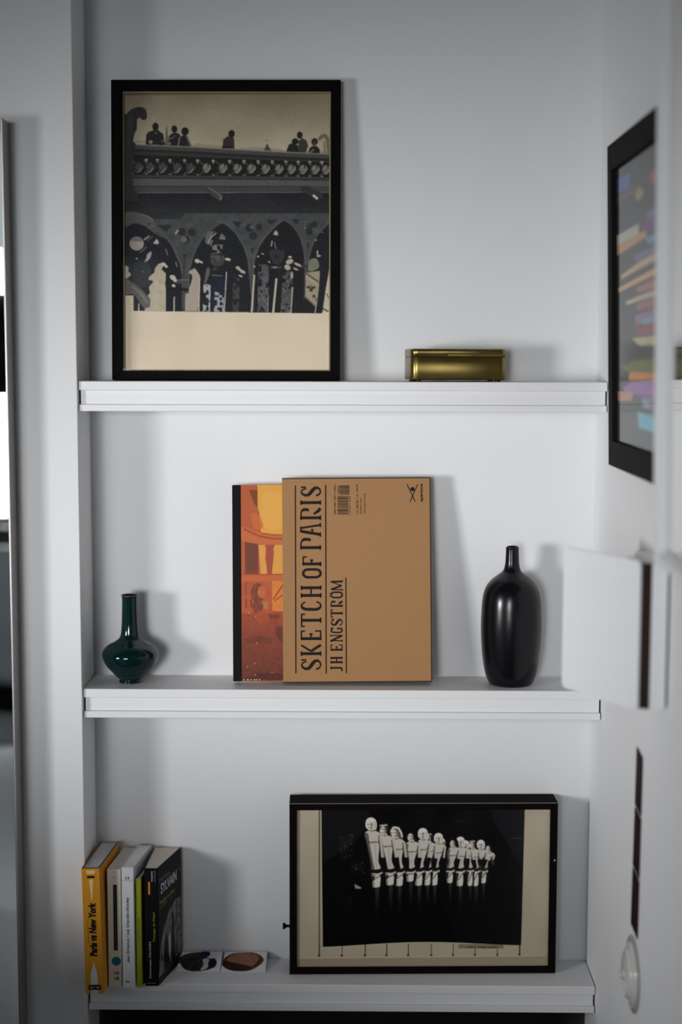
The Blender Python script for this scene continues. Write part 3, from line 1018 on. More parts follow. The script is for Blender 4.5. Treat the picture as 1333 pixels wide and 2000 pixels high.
    def word(seq, xr, cap, pen, extra=None):
        for ch, y0, y1 in seq:           # y0 > y1: pixel rows in the photo, reading upwards
            g = 'O' if ch == 'Ö' else ch
            F = Flat((0, yf, 0), TX, TY)
            wd = y0 - y1
            cp = cap * (.885 if (ch in 'OF' and extra) else 1.0)

            def tr(p):
                return at(xr - p[1] * cp, y0 - p[0] * wd)
            for pts, wt in G[g]:
                w_ = [x * pen * k for x in wt] if hasattr(wt, '__len__') else wt * pen * k
                if hasattr(w_, '__len__'):
                    w_ = (w_ + [w_[-1]] * len(pts))[:len(pts)]
                F.stroke([tr(p) for p in pts], w_)
            if ch == 'Ö':
                F.disc(tr((.28, 1.12)), 1.0 * k)
                F.disc(tr((.72, 1.12)), 1.0 * k)
            F.build('letter', M_ink, e)
    word([('S', 1314, 1292), ('K', 1286, 1264), ('E', 1256.5, 1236), ('T', 1229.5, 1204), ('C', 1198.6, 1178), ('H', 1173.5, 1148.5)], 627.6, 39.2, 5.8)
    word([('O', 1135.5, 1115.5), ('F', 1111, 1092)], 627.2, 40.0, 5.8, True)
    word([('P', 1080, 1057), ('A', 1053, 1029), ('R', 1022, 998.6), ('I', 992.5, 983), ('S', 976, 956)], 626.6, 39.4, 5.8)
    word([('J', 1318, 1306), ('H', 1301.5, 1287.5), ('E', 1277, 1264), ('N', 1259, 1244.5), ('G', 1242.5, 1231), ('S', 1228, 1214), ('T', 1211, 1196), ('R', 1191.5, 1179.5),
          ('Ö', 1174.5, 1161), ('M', 1160, 1139.5)], 669.2, 22.6, 3.9)
    # barcode
    F = Flat((0, yf, 0), TX, TY)
    g = random.Random(3)
    y = 975.2
    while y < 1011:
        hgt = g.choice((.45, .45, .9, 1.4, .5))
        F.poly([at(659.3, min(1011, y + hgt)), at(680.3, min(1011, y + hgt)), at(680.3, y), at(659.3, y)])
        y += hgt + g.choice((.35, .4, .45, .8))
    y = 954.6
    while y < 972:
        hgt = g.choice((.45, .9, 1.2))
        F.poly([at(663.3, y + hgt), at(682.4, y + hgt), at(682.4, y), at(663.3, y)])
        y += hgt + g.choice((.4, .5, .8))
    F.build('barcode', M_ink, e)
    up_, lf = TY, -TX
    for body, xr, y0, y1, hh in (('ISBN 978-1-59711-250-5', 656.2, 1011, 952.5, 3.6), ('58000', 662.4, 971, 955, 2.6), ('9 781597 112505', 684.6, 1013, 976, 2.8),
                                 ('U.S. $80.00  U.K. £50.00', 700, 1010.5, 952.5, 3.8), ('Printed in Italy', 707, 1010.5, 979, 3.8), ('www.aperture.org', 714.6, 1010.5, 970.5, 3.6)):
        a_ = at(xr, y0)
        text('small_print', body, M_ink, e, (a_[0], yf, a_[1]), up_, lf, (y0 - y1) * h / 399, hh * k, bold=.012)
    a_ = at(826.8, 987.3)
    text('publisher_name', 'aperture', M_ink, e, (a_[0], yf, a_[1]), up_, lf, 34.5 * h / 399, 6.4 * k, bold=.035)
    F = Flat((0, yf, 0), TX, TY)
    F.line(at(794.3, 953.3), at(810.8, 987.5), 1.6 * k)
    F.line(at(815.3, 953.3), at(800.4, 987.8), 1.6 * k)
    F.disc(at(805.2, 962.8), 4.1 * k)
    F.build('emblem', M_ink, e)

    # the book that slides out of it
    b = empty('photo_book', e.location, e.rotation_euler)
    tag(b, 'orange photo book with a black cloth spine, sticking out of the left of the slipcase', 'book')
    x0, x1 = -.0785, .120
    h1 = .3075
    zz = .0029
    yb0, yb1 = -t + .0030, -.0032
    MB().box(x0, x0 + .0136, yb0 - .0003, yb1 + .0003, zz, zz + h1).build('cloth_spine', M_blackcloth, b, .0012)
    MB().box(x0 + .0137, x1, yb0, yb0 + .0022, zz, zz + h1).build('front_cover', M_orange, b, .0003, 1)
    MB().box(x0 + .0137, x1, yb1 - .0022, yb1, zz, zz + h1).build('back_cover', M_orange, b, .0003, 1)
    MB().box(x0 + .0137, x1 - .003, yb0 + .0023, yb1 - .0023, zz + .002, zz + h1 - .002).build('page_block', M_pages, b)
    c = Canvas(474, 950, 556, 1337, 1.6, (196, 92, 52))
    c.at(1, 0, 0)
    c.poly([(474, 950), (556, 950), (556, 1135), (474, 1135)], (190, 96, 58))
    c.poly([(504, 950), (556, 950), (556, 1062), (510, 1045), (504, 950)], (232, 168, 72))
    c.at(10, 450, 940)
    c.poly([(545, 90), (700, 90), (1060, 90), (1060, 1080), (800, 1060), (620, 1010), (650, 890), (600, 730), (545, 560)], (234, 168, 74))
    c.poly([(600, 300), (1000, 300), (1000, 900), (680, 950)], (240, 178, 88), .6, smooth=True)
    c.poly([(545, 90), (620, 90), (620, 560), (560, 600)], (228, 170, 62), .8)
    c.poly([(390, 200), (540, 200), (540, 560), (480, 470), (430, 320)], (132, 70, 34))
    c.poly([(420, 680), (540, 680), (640, 880), (600, 980), (480, 960)], (214, 112, 62), .8, smooth=True)
    c.poly([(240, 930), (330, 940), (540, 1030), (800, 1070), (1060, 1080), (1060, 1280), (700, 1290), (330, 1220), (240, 1200)], (206, 112, 66))
    c.line([(300, 970), (560, 1110), (800, 1160), (1060, 1180)], 40, (176, 84, 50))
    c.line([(600, 1050), (800, 1090), (1060, 1110)], 26, (182, 92, 50))
    c.poly([(310, 1220), (550, 1280), (550, 1860), (310, 1860)], (128, 70, 48))
    c.poly([(340, 1250), (530, 1260), (530, 1800), (340, 1750)], (116, 66, 50), .7)
    c.poly([(555, 1285), (1060, 1290), (1060, 1860), (590, 1860)], (230, 162, 78))
    c.poly([(670, 1285), (850, 1285), (830, 1345), (820, 1380), (835, 1420), (815, 1640), (800, 1760), (800, 1900), (710, 1900), (700, 1700), (675, 1560), (690, 1380)], (172, 82, 58))
    c.poly([(240, 1860), (1060, 1860), (1060, 2100), (240, 2100)], (206, 104, 60))
    c.line([(240, 1870), (1060, 1870)], 20, (176, 84, 50))
    c.at(9.75, 450, 1140)
    c.poly([(230, 0), (1060, 0), (1060, 600), (230, 640)], (190, 92, 56))
    c.poly([(770, 0), (980, 0), (980, 580), (780, 570)], (222, 130, 58))
    c.line([(800, 350), (980, 40)], 22, (150, 70, 38)).line([(820, 380), (990, 240)], 22, (160, 76, 40))
    c.ell(520, 230, 120, 200, (132, 70, 46)).ell(590, 210, 70, 120, (200, 106, 64)).ell(660, 470, 50, 80, (190, 120, 60))
    c.poly([(430, 430), (600, 430), (600, 560), (470, 620)], (138, 68, 50), smooth=True)
    c.line([(315, 30), (315, 260)], 36, (148, 84, 46)).line([(315, 330), (320, 500)], 30, (140, 82, 46)).line([(400, 340), (410, 500)], 30, (150, 60, 40))
    c.vgrad([(230, 620), (1060, 590), (1060, 1900), (230, 1900)], (166, 78, 50), (112, 56, 42), 620, 1800)
    c.poly([(520, 600), (700, 600), (700, 740), (520, 820)], (182, 84, 46), .7, smooth=True)
    c.poly([(710, 640), (920, 640), (900, 720), (720, 740)], (130, 58, 40), .8)
    c.poly([(830, 900), (1060, 900), (1060, 1150), (900, 1150)], (100, 52, 38), .8, smooth=True)
    c.poly([(300, 1080), (700, 1060), (740, 1200), (320, 1180)], (112, 58, 42), .6, smooth=True)
    c.line([(830, 800), (830, 1850)], 60, (136, 62, 50), .6)
    c.poly([(480, 1780), (800, 1760), (1000, 1800), (1000, 1910), (230, 1910)], (84, 44, 32), .8)
    c.noise([(230, 0), (1060, 0), (1060, 1900), (230, 1900)], 6, 7, seed=4)
    for (x, y) in ((370, 605), (480, 680), (505, 1190), (465, 1580), (330, 1640), (765, 1750), (470, 1800)):
        c.ell(x, y, 10, 14, (216, 150, 130))
    for x in (275, 335, 345, 395, 455, 490, 545):
        c.ell(x, 1890, 12, 12, (236, 214, 160))
    xs, xe = x0 + .0138, .006
    c.sheet('cover_print', lambda u, v: (xs + (xe - xs) * u, yb0 - .0002, zz + .0003 + (h1 - .0006) * v), M_gloss, b, gain=.92)


slipcase()

# ------------------------------------------------------------------ vases
k_ = .0000948
gp = [(193, 1690), (193, 1672), (176, 1640), (196, 1628), (260, 1572), (325, 1500), (410, 1400), (460, 1300), (476, 1212), (440, 1130), (365, 1060), (262, 1003),
      (188, 950), (157, 880), (143, 740), (137, 600), (131, 400), (130, 300), (136, 258), (141, 236)]
gz0 = 1690
prof = [((r * k_ * .985), (gz0 - z) * k_) for r, z in gp]
g = empty('teal_vase', (0.0667, 0.0525, Z2))
tag(g, 'small dark teal glazed vase with bulbous body and long neck, on the middle shelf', 'vase')
lathe('vase_body', [(.0, 0.0008)] + spline(prof, 5), M_green, g)
rim_z = prof[-1][1]
lathe('rim', spline([(.0134, rim_z), (.0137, rim_z + .0007), (.0130, rim_z + .0012), (.0121, rim_z + .0004), (.0116, rim_z - .004), (.0112, rim_z - .05), (.011, rim_z - .06)], 4),
      M_greenlip, g)
g.data = None
b2 = empty('black_vase', (0.6660, 0.0525, Z2))
tag(b2, 'tall satin black bottle vase with narrow neck, on the middle shelf', 'vase')
k2 = .0001243
bp_ = [(235, 1868), (262, 1862), (288, 1830), (328, 1720), (355, 1570), (375, 1370), (384, 1150), (380, 950), (366, 770), (330, 640), (262, 545), (170, 472), (116, 425), (92, 350),
       (85, 250), (82, 160), (83, 135), (78, 126)]
prof2 = [(r * k2, (1868 - z) * k2) for r, z in bp_]
lathe('vase_body', [(0, 0.0008)] + spline(prof2, 6), M_bvase, b2)
zt = prof2[-1][1]
lathe('mouth', spline([(.0097, zt), (.0088, zt + .0006), (.0080, zt - .0006), (.0078, zt - .02), (.0077, zt - .03)], 4), M_bvase, b2)

# ------------------------------------------------------------------ paperbacks


def book(fl, fr, bl, br, yf, yb, h, cover, pages, label, lean=0.0, hard=False, ct=.0012, backcover=None):
    """fl, fr: x of the spine's corners; bl, br: x of the fore edge's corners"""
    e = empty('paperback_book' if not hard else 'hardback_book', (fl, yf, Z3), (0, R(lean), 0))
    tag(e, label, 'book', 'books at the left of the lowest shelf')
    L = yb - yf
    a = (bl - fl) / L
    b = (br - fr) / L
    w = fr - fl

    def slab(x0, x1, s, y0, y1, z0, z1):
        return MB().hexa([(x0 + s * y0, y0, z0), (x1 + s * y0, y0, z0), (x1 + s * y1, y1, z0), (x0 + s * y1, y1, z0),
                          (x0 + s * y0, y0, z1), (x1 + s * y0, y0, z1), (x1 + s * y1, y1, z1), (x0 + s * y1, y1, z1)])
    slab(0, ct, a, ct, L, 0, h).build('back_cover', backcover or cover, e)
    slab(w - ct, w, b, ct, L, 0, h).build('front_cover', cover, e)
    MB().box(0, w, 0, ct, 0, h).build('spine', cover, e, ct * .4)
    pz = .0025 if hard else .0006
    p = MB().hexa([(ct + .0001, ct + .0001, pz), (w - ct - .0001, ct + .0001, pz), (w - ct - .0001 + b * L, L - .002, pz), (ct + .0001 + a * L, L - .002, pz),
                   (ct + .0001, ct + .0001, h - pz), (w - ct - .0001, ct + .0001, h - pz), (w - ct - .0001 + b * L, L - .002, h - pz),
                   (ct + .0001 + a * L, L - .002, h - pz)])
    p.build('page_block', pages, e)
    return e, w, b


UPV, LFV = Vector((0, 0, 1)), Vector((-1, 0, 0))
eps = -.0004
# 1 yellow hardback
M_yedge = mat('dark_cover_lining', (0.012, 0.010, 0.010), 0.5)
e, w, sb = book(.0046, .0326, .0125, .0432, -.0392, .0900, .2003, M_yellow, M_pagesgrey,
                'thick yellow book with dark title, outermost left of the row on the lowest shelf', lean=-1.1, hard=True, ct=.0022)
h = .2003
MB().box(.0004, w - .0004, .0002, .0030, h, h + .0004).build('cover_lining', M_yedge, e)
for x0_, s_ in ((.0002, (.0125 - .0049) / .1292), (w - .0024, sb)):
    MB().hexa([(x0_ + s_ * .003, .003, h), (x0_ + .0022 + s_ * .003, .003, h), (x0_ + .0022 + s_ * .129, .129, h), (x0_ + s_ * .129, .129, h),
               (x0_ + s_ * .003, .003, h + .0004), (x0_ + .0022 + s_ * .003, .003, h + .0004), (x0_ + .0022 + s_ * .129, .129, h + .0004), (x0_ + s_ * .129, .129, h + .0004)]
              ).build('cover_lining', M_yedge, e)
text('title_lettering', 'Paris vs New York', M_ink, e, (.0205, eps, .0600), UPV, LFV, .0860, .0120, shear=.12, bold=.055)
text('author_lettering', 'VAHRAM MURATYAN', M_red, e, (.0082, eps, .0800), UPV, LFV, .0400, .0020)
F = Flat((0, eps, 0), TX, TY)
F.poly([(.0085, .0150), (.0195, .0150), (.0190, .0330), (.0165, .0420), (.0142, .0520), (.0120, .0420), (.0090, .0330)])
F.rect(.0090, .0008, .0190, .0060)
F.build('white_tower_drawing', M_whiteink, e)
F = Flat((0, eps, 0), TX, TY)
F.poly([(.0155, .1500), (.0180, .1830), (.0110, .1830), (.0140, .1500)])
F.poly([(.0070, .1975), (.0085, .1915), (.0200, .1915), (.0215, .1975)])
F.build('pale_tower_drawing', M_palegold, e)
F = Flat((0, eps - .0001, 0), TX, TY)
F.rect(.0085, .1850, .0200, .1885)
F.build('ink_block', M_ink, e)
F = Flat((0, eps - .0001, 0), TX, TY)
F.rect(.0050, .0062, .0240, .0140)
F.build('ink_block', M_ink, e)
text('publisher_mark', '10 / 18', M_whiteink, e, (.0075, eps - .0003, .0080), TX, TY, .0140, .0042)

# 2 cream paperback
e, w, sb = book(.0362, .0570, .0470, .0672, -.0142, .0920, .1908, M_cream, M_pages,
                'cream paperback with a black bar and a teal disc on its spine')
F = Flat((0, eps, 0), TX, TY)
F.rect(.0090, .0600, .0150, .1660)
F.build('black_bar', M_ink, e)
F = Flat((0, eps - .0002, 0), TX, TY)
g_ = random.Random(2)
for i in range(34):
    F.rect(.0108, .0625 + i * .0030, .0128 + g_.random() * .0006, .0625 + i * .0030 + .0016)
o = F.build('worn_lettering', mat('grey_ink', (.06, .06, .055), .5), e)
o['kind'] = 'stuff'
F = Flat((0, eps, 0), TX, TY)
F.disc((.0125, .0425), .0072)
F.build('teal_disc', M_teal, e)
text('publisher_mark', '10', M_ink, e, (.0095, eps, .0205), TX, TY, .0068, .0056, bold=.02)
text('publisher_mark', '18', M_ink, e, (.0095, eps, .0115), TX, TY, .0068, .0056, bold=.02)
text('number', '4126', mat('faded_ink', (.2, .2, .18), .5), e, (.0080, eps, .1765), TX, TY, .0058, .0022)

# 3 white paperback
e, w, sb = book(.0592, .0776, .0682, .0914, -.0175, .0920, .1948, M_whitec, mat('pale_pages', (.78, .78, .75), .85, bump=.3, bscale=300, var=.08, vscale=120),
                'white paperback with black italic title lettering, beside the lime green book')
text('number', '34', M_ink, e, (.0050, eps, .1755), TX, TY, .0070, .0046)
F = Flat((0, eps, 0), TX, TY)
F.rect(.0002, .1735, w - .0002, .1739)
F.build('rule_line', M_ink, e)
text('title_lettering', 'Jean Echenoz / Les Grandes blondes', M_ink, e, (.0120, eps, .0410), UPV, LFV, .1060, .0058, shear=.25, bold=.012)
F = Flat((0, eps, 0), TX, TY)
F.stroke([(.0045, .0125), (.0065, .0110), (.0085, .0120), (.0105, .0090)], .0012)
F.disc((.0060, .0095), .0009)
F.build('publisher_mark', M_ink, e)

# 4 lime booklet
e, w, sb = book(.0800, .0884, .0885, .0925, -.0130, .0450, .1754, M_lime, M_pages,
                'thin lime green book between the white and the black paperbacks', backcover=M_blackc)
text('title_lettering', 'le goût du voyage', M_ink, e, (.0058, eps, .0760), UPV, LFV, .0360, .0030)

# 5 black paperback, cover turned to the viewer
e, w, sb = book(.0932, .1138, .0952, .1390, -.0090, .0940, .1906, M_blackc, mat('beige_pages', (.66, .57, .50), .85, bump=.3, bscale=300, var=.1, vscale=120),
                'black crime paperback with white and yellow lettering, outermost right of the row of books')
text('author_lettering', 'Dominique SYLVAIN', M_whiteink, e, (.0105, eps, .0130), UPV, LFV, .0590, .0042)
text('title_lettering', 'Passage du Désir', M_yink, e, (.0170, eps, .0730), UPV, LFV, .0480, .0044)
text('publisher_name', 'POINTS', M_whiteink, e, (.0135, eps, .1700), UPV, LFV, .0160, .0026, bold=.01)
F = Flat((0, eps, 0), TX, TY)
F.rect(.0060, .1485, .0090, .1690)
F.build('orange_label', M_orange, e)
F = Flat((0, eps, 0), TX, TY)
F.rect(.0165, .1680, .0168, .1880)
F.build('rule_line', M_whiteink, e)
F = Flat((0, eps, 0), TX, TY)
F.rect(.0030, .0045, .0160, .0049)
F.build('rule_line', M_whiteink, e)
# cover print on the right face
cd = Vector((sb, 1, 0)).normalized()
nn = Vector((1, -sb, 0)).normalized()
O = Vector((w, 0, 0)) + nn * .0004
Lc = .099 * math.sqrt(1 + sb * sb)
c = Canvas(0, 0, 100, 190, 1.6, (9, 9, 11))
c.poly([(0, 178), (8, 130), (24, 104), (48, 84), (78, 76), (100, 80), (100, 178)], (118, 114, 108))
c.noise([(0, 178), (8, 130), (24, 104), (48, 84), (78, 76), (100, 80), (100, 178)], 26, 9, seed=3)
c.poly([(30, 178), (22, 150), (30, 120), (40, 128), (46, 160), (52, 178)], (24, 24, 24), smooth=True)
c.poly([(55, 178), (58, 120), (62, 100), (68, 104), (70, 140), (76, 178)], (28, 26, 26), smooth=True)
c.poly([(44, 130), (52, 124), (54, 150), (46, 160)], (176, 172, 164), smooth=True)
c.line([(80, 78), (82, 150)], 2.4, (20, 20, 20)).line([(70, 118), (96, 104)], 2, (30, 30, 30)).line([(78, 150), (84, 172)], 6, (30, 30, 30))
c.ell(62, 98, 5, 8, (66, 26, 26)).poly([(0, 178), (100, 172), (100, 182), (0, 188)], (34, 16, 18))
for (x, y, r_) in ((14, 150, 7), (36, 142, 6), (66, 150, 7), (90, 130, 6), (24, 166, 8)):
    c.ell(x, y, r_ * .6, r_, (46, 44, 44), .8)
for i, (x, cl) in enumerate(((6, (96, 96, 60)), (22, (120, 140, 30)), (36, (60, 40, 90)), (50, (110, 80, 60)), (66, (110, 50, 30)))):
    c.ell(x + 6, 66 - x * .02, 6, 4, cl, .55)
c.poly([(92, 30), (96, 30), (96, 33), (92, 33)], (120, 120, 120))


def fnc(u, v):
    return (O.x + cd.x * (.0015 + (Lc - .003) * u), O.y + cd.y * (.0015 + (Lc - .003) * u), .0010 + .1875 * v)


c.sheet('cover_print', fnc, M_gloss, e, gain=1.1)
o2 = O + nn * .0003
p_ = o2 + cd * .012
text('author_lettering', 'SYLVAIN', M_whiteink, e, (p_.x, p_.y, .1440), cd, TY, .0700, .0170, bold=.02)
p_ = o2 + cd * .006
text('author_lettering', 'Dominique', mat('pale_grey_ink', (.25, .25, .26), .5), e, (p_.x, p_.y, .1640), cd, TY, .0440, .0070)
p_ = o2 + cd * .008
text('title_lettering', 'Passage du Désir', M_yink, e, (p_.x, p_.y, .1270), cd, TY, .0660, .0080)

# ------------------------------------------------------------------ two picture cards


def card(x0, x1, label, painter):
    z0, z1, y0, y1 = .0004, .0125, .0440, .0985
    e = empty('picture_card', (x0, y0, Z3), (math.atan2(z1 - z0, y1 - y0), 0, 0))
    tag(e, label, 'card', 'picture cards lying beside the books')
    L = math.hypot(z1 - z0, y1 - y0)
    W_ = x1 - x0
    MB().prism([(0, 0), (W_, 0), (W_ + .0, L), (.003, L)], .0003, .0009, 'z').build('card_stock', M_whitec, e)
    c = Canvas(0, 0, 90, 66, 2.2, (240, 240, 242))
    painter(c)
    c.sheet('card_print', lambda u, v: ((.003 * v) + (W_ - .003 * v) * u, L * v, .00105), M_gloss, e, gain=1.0)


def p1(c):
    c.poly([(0, 20), (20, 6), (46, 2), (60, 4), (58, 20), (40, 24), (0, 40)], (70, 62, 55), smooth=True)
    c.poly([(6, 30), (30, 16), (52, 18), (72, 26), (80, 38), (70, 56), (44, 64), (22, 60), (10, 48)], (44, 42, 44), smooth=True)
    c.noise([(6, 30), (30, 16), (72, 26), (80, 38), (70, 56), (44, 64), (22, 60)], 30, 7, seed=2)
    c.poly([(44, 2), (62, 2), (62, 16), (42, 16)], (26, 26, 62), smooth=True)
    c.poly([(50, 26), (62, 24), (66, 36), (62, 54), (50, 60), (54, 42)], (212, 212, 216), smooth=True)
    c.ell(72, 38, 9, 16, (24, 24, 30))


def p2(c):
    c.poly([(0, 26), (14, 8), (36, 3), (60, 3), (78, 14), (84, 28), (76, 44), (58, 60), (30, 62), (10, 50), (0, 40)], (92, 48, 30), smooth=True)
    c.poly([(8, 24), (20, 8), (50, 4), (72, 14), (70, 34), (60, 46), (40, 40), (14, 32)], (158, 112, 84), smooth=True)
    c.poly([(0, 30), (20, 34), (44, 44), (60, 50), (48, 62), (20, 60), (2, 46)], (58, 26, 18), smooth=True)
    c.noise([(0, 10), (84, 3), (84, 60), (0, 60)], 10, 12, seed=6)


card(.1342, .2052, 'white card with a grey and dark blue round picture, lying beside the black paperback', p1)
card(.2062, .2785, 'white card with a brown oval picture, lying nearer the black deep frame', p2)

# ------------------------------------------------------------------ lower deep frame


def low_picture():
    w, h, t = .4268, .2806, .0495
    e = empty('deep_framed_photograph', (.3164, .0870, Z3), (R(-.5), 0, R(1.6)))
    tag(e, 'deep black box frame with a photo of a row of dancers', 'picture')
    frame_bars(e, w, h, t, .0115, .0118, .0118, .0110, M_blackwood)
    x0, x1, z0, z1 = .0116, w - .0119, .0111, h - .0119
    ln = MB().box(.0004, w - .0004, -t - .0004, -t, h - .0014, h - .0002)
    ln.build('top_edge_highlight', M_edge, e)  # highlight on the top front edge, painted as a lighter strip
    MB().box(x0, x1, -t + .002, -t + .003, z0, z1).build('glass_pane', M_glass, e)
    MB().box(x0, x1, -.004, -.001, z0, z1).build('backing_board', M_blackwood, e)
    MB().box(w - .0052, w - .0036, -t - .0008, -t, .1850, .1878).build('white_nick', M_whiteink, e)
    # turn knob on the left side
    kn = lathe('side_knob', [(.0030, 0), (.0022, .0015), (.0018, .0035), (.0030, .0060), (.0052, .0085), (.0054, .0105), (.0040, .0112)], M_black, e, 20, axis='x')
    kn.location = (0, -.030, .0728)
    kn.rotation_euler = (0, 0, math.pi)
    # cream mount with ruled lines
    c = Canvas(577, 1583, 1082, 1890, 1.0, (186, 174, 150))
    c.noise([(577, 1583), (1082, 1583), (1082, 1890), (577, 1890)], 5, 50, seed=1)
    c.poly([(577, 1583), (585, 1583), (583, 1890), (577, 1890)], (170, 158, 134))
    c.line([(622.4, 1583), (622.4, 1868)], 2.2, (70, 46, 34)).line([(629, 1583), (630, 1850)], 2.4, (205, 198, 178))
    c.line([(1028.5, 1583), (1024.6, 1868)], 2.2, (64, 46, 36))
    for x in (622.6, 668.2, 714.4, 757.5, 801, 847.3, 890.8, 934.8, 979.8, 1024.6):
        c.line([(x, 1846), (x, 1868)], 1.8, (62, 46, 36)).ell(x - .5, 1868, 2.6, 2.0, (44, 32, 26))
    c.poly([(577, 1874), (1082, 1871), (1082, 1890), (577, 1890)], (160, 144, 116), .8)  # shade of the fold along the bottom, painted into the mount
    c.line([(590, 1872), (1075, 1869.5)], 1.4, (205, 196, 172), .7)
    c.poly([(901.5, 1847), (992, 1847), (992, 1855.5), (901.5, 1855)], (142, 122, 92))
    c.sheet('mount', lambda u, v: (x0 + (x1 - x0) * u, -t + .0045, z0 + (z1 - z0) * v), M_print, e, gain=1.12)
    tx = lambda px: x0 + (px - 579.5) / (1078.5 - 579.5) * (x1 - x0)
    tz = lambda py: z1 - (py - 1584) / (1889 - 1584) * (z1 - z0)
    for body, a, b_ in (('CRAZY', 918, 931), ('HORSE', 938.5, 954), ('SALOON', 958, 976)):
        text('caption_lettering', body, M_ink, e, (tx(a), -t + .0041, tz(1854)), TX, TY, tx(b_) - tx(a), .0022, bold=.03)
    # the photograph itself
    c = Canvas(628, 1583, 1027, 1852, 1.25, (6, 6, 7))
    c.noise([(628, 1583), (1027, 1583), (1027, 1700), (628, 1640)], 5, 50, seed=7)
    c.poly([(628, 1583), (720, 1583), (700, 1640), (640, 1680), (628, 1680)], (24, 24, 26), .8, smooth=True)
    c.poly([(960, 1583), (1027, 1583), (1027, 1690), (1000, 1660)], (22, 23, 26), .8, smooth=True)
    c.line([(1003, 1639), (1022, 1641.5)], 1.0, (120, 118, 114), .8).line([(895, 1607), (915, 1607)], 1.6, (40, 42, 42))
    # glittering curtain behind
    c.noise([(664, 1635), (690, 1630), (690, 1680), (664, 1680)], .8, 2.0, .66, (96, 92, 84), 5)
    c.noise([(668, 1755), (690, 1755), (690, 1790), (668, 1790)], .8, 2.0, .74, (60, 60, 56), 6)
    c.noise([(682, 1690), (712, 1680), (712, 1712), (690, 1712)], .8, 2.4, .68, (90, 86, 80), 8)
    c.poly([(692, 1729), (698, 1733), (706, 1737), (706, 1740), (694, 1739)], (160, 155, 145))
    PA, PB, HR = (206, 200, 188), (150, 144, 133), (26, 24, 24)
    # x of head, y of head, hair (blonde/dark), facing, x of hips, hem y, size
    folk = [(724.5, 1614, 'b', 735, 1738, 1.12), (750.5, 1624, 'd', 762, 1734.5, 1.08), (773, 1631, 'f', 780, 1736.5, 1.06), (804.5, 1638, 'k', 802, 1728, 1.0),
            (826.5, 1634, 'b', 819, 1736.5, 1.0), (839, 1641, 'd', 836, 1736, .88), (857.5, 1643, 'b', 850, 1736, .92), (867, 1650, 'b', 863, 1736.5, .8),
            (887, 1651, 'k', 881, 1731, .82), (901, 1650, 'b', 901, 1737, .9), (912, 1655, 'b', 921, 1736, .72), (925.5, 1654, 'd', 932, 1736, .82),
            (941.5, 1655, 'b', 934, 1736, .82), (957.5, 1661, 'k', 947.5, 1730, .78)]
    jit = random.Random(12)
    for (hx, hy, hair, px_, hem, s) in reversed(folk):
        if hem == 1736.5 and s == .8:
            c.ell(hx, hy, 5, 8, (236, 230, 218)).ell(hx + 2, hy + 2, 3, 5, PB)
            continue
        K = (13, 12, 12)
        sh = hy + 11.5 * s                       # shoulder line
        wa = 1701 - (1 - s) * 8                  # waist / glove line
        X = lambda t, o_: hx + 1.5 * s + (px_ - hx) * t + o_ * s * 1.32     # t runs from shoulders to hips
        jx = jit.uniform(-1, 1)
        # darkness parting the figures
        c.poly([(hx - 12 * s, sh), (hx + 14 * s, sh - 2), (px_ + 14 * s, wa), (px_ + 12 * s, hem + 1), (px_ - 12 * s, hem + 1), (px_ - 12 * s, wa)], K, .92)
        # long hair falling behind
        if hair in 'fk':
            c.poly([(hx - 9 * s, hy - 8 * s), (hx, hy - 14 * s), (hx + 10 * s, hy - 8 * s), (hx + 14 * s, hy + 8 * s), (hx + 11 * s, hy + 18 * s), (hx + 2 * s, hy + 12 * s), (hx - 9 * s, hy + 14 * s)],
                   (92, 86, 78) if hair == 'f' else (16, 15, 16), smooth=True)
        # trunk: sloping shoulders, narrow waist
        c.poly([(X(0, -3), hy + 6 * s), (X(0, 3.2), hy + 6 * s), (X(0, 4), sh - 2), (X(0, 10.5), sh + 2 * s), (X(.25, 10), sh + 12 * s), (X(.55, 5.4), wa - 18 * s), (X(.8, 5.2), wa - 8 * s), (X(1, 7.6), wa + 9),
                (X(1, -7.4), wa + 9), (X(.85, -4.6), wa - 8 * s), (X(.65, -4.8), wa - 16 * s), (X(.4, -9), sh + 19 * s), (X(.1, -9.6), sh + 6 * s), (X(0, -8), sh + 1), (X(0, -3.4), sh - 3)], PA, smooth=True)
        # modelling of the trunk by side light
        c.poly([(X(0, -9), sh + 3), (X(.1, -5), sh + 5), (X(.35, -5.5), sh + 16 * s), (X(.6, -2.5), wa - 15 * s), (X(.95, -3), wa), (X(1, -7), wa), (X(.7, -6.5), wa - 14 * s), (X(.35, -9.5), sh + 16 * s)],
               (88, 81, 74), .85, smooth=True)
        c.line([(X(.30, -7), sh + 17 * s), (X(.38, -2), sh + 20 * s), (X(.36, 2), sh + 18 * s)], 2.2 * s, (84, 76, 70), .8)
        c.line([(X(.36, 2.6), sh + 19 * s), (X(.36, 6), sh + 19.5 * s), (X(.3, 9), sh + 15 * s)], 2.0 * s, (92, 84, 76), .75)
        c.line([(X(.45, 1.5), sh + 22 * s), (X(.9, .5), wa - 3)], 1.2 * s, (150, 142, 130), .6)
        c.line([(X(0, -3.2), hy + 9 * s), (X(0, 1), sh), (X(0, 3.6), hy + 9 * s)], 1.6 * s, (96, 88, 80), .7)
        # upper arm, separated from the trunk by a dark line, then the glove
        c.line([(X(.1, 9), sh + 7 * s), (X(.7, 8.4 + jx), wa - 12 * s)], 1.5 * s, K)
        c.line([(X(.05, 11), sh + 5 * s), (X(.6, 12 + jx), wa - 12 * s)], 4.6 * s, (196, 190, 178))
        c.line([(X(.5, 12.5), wa - 19 * s), (X(.95, 11), wa + 0 * s)], 8.2 * s, (15, 13, 14))
        c.line([(X(1, 11.5), wa - 1), (X(1, 2), wa + 4.5), (X(1, -11), wa + 4)], 6.6 * s, (15, 13, 14))
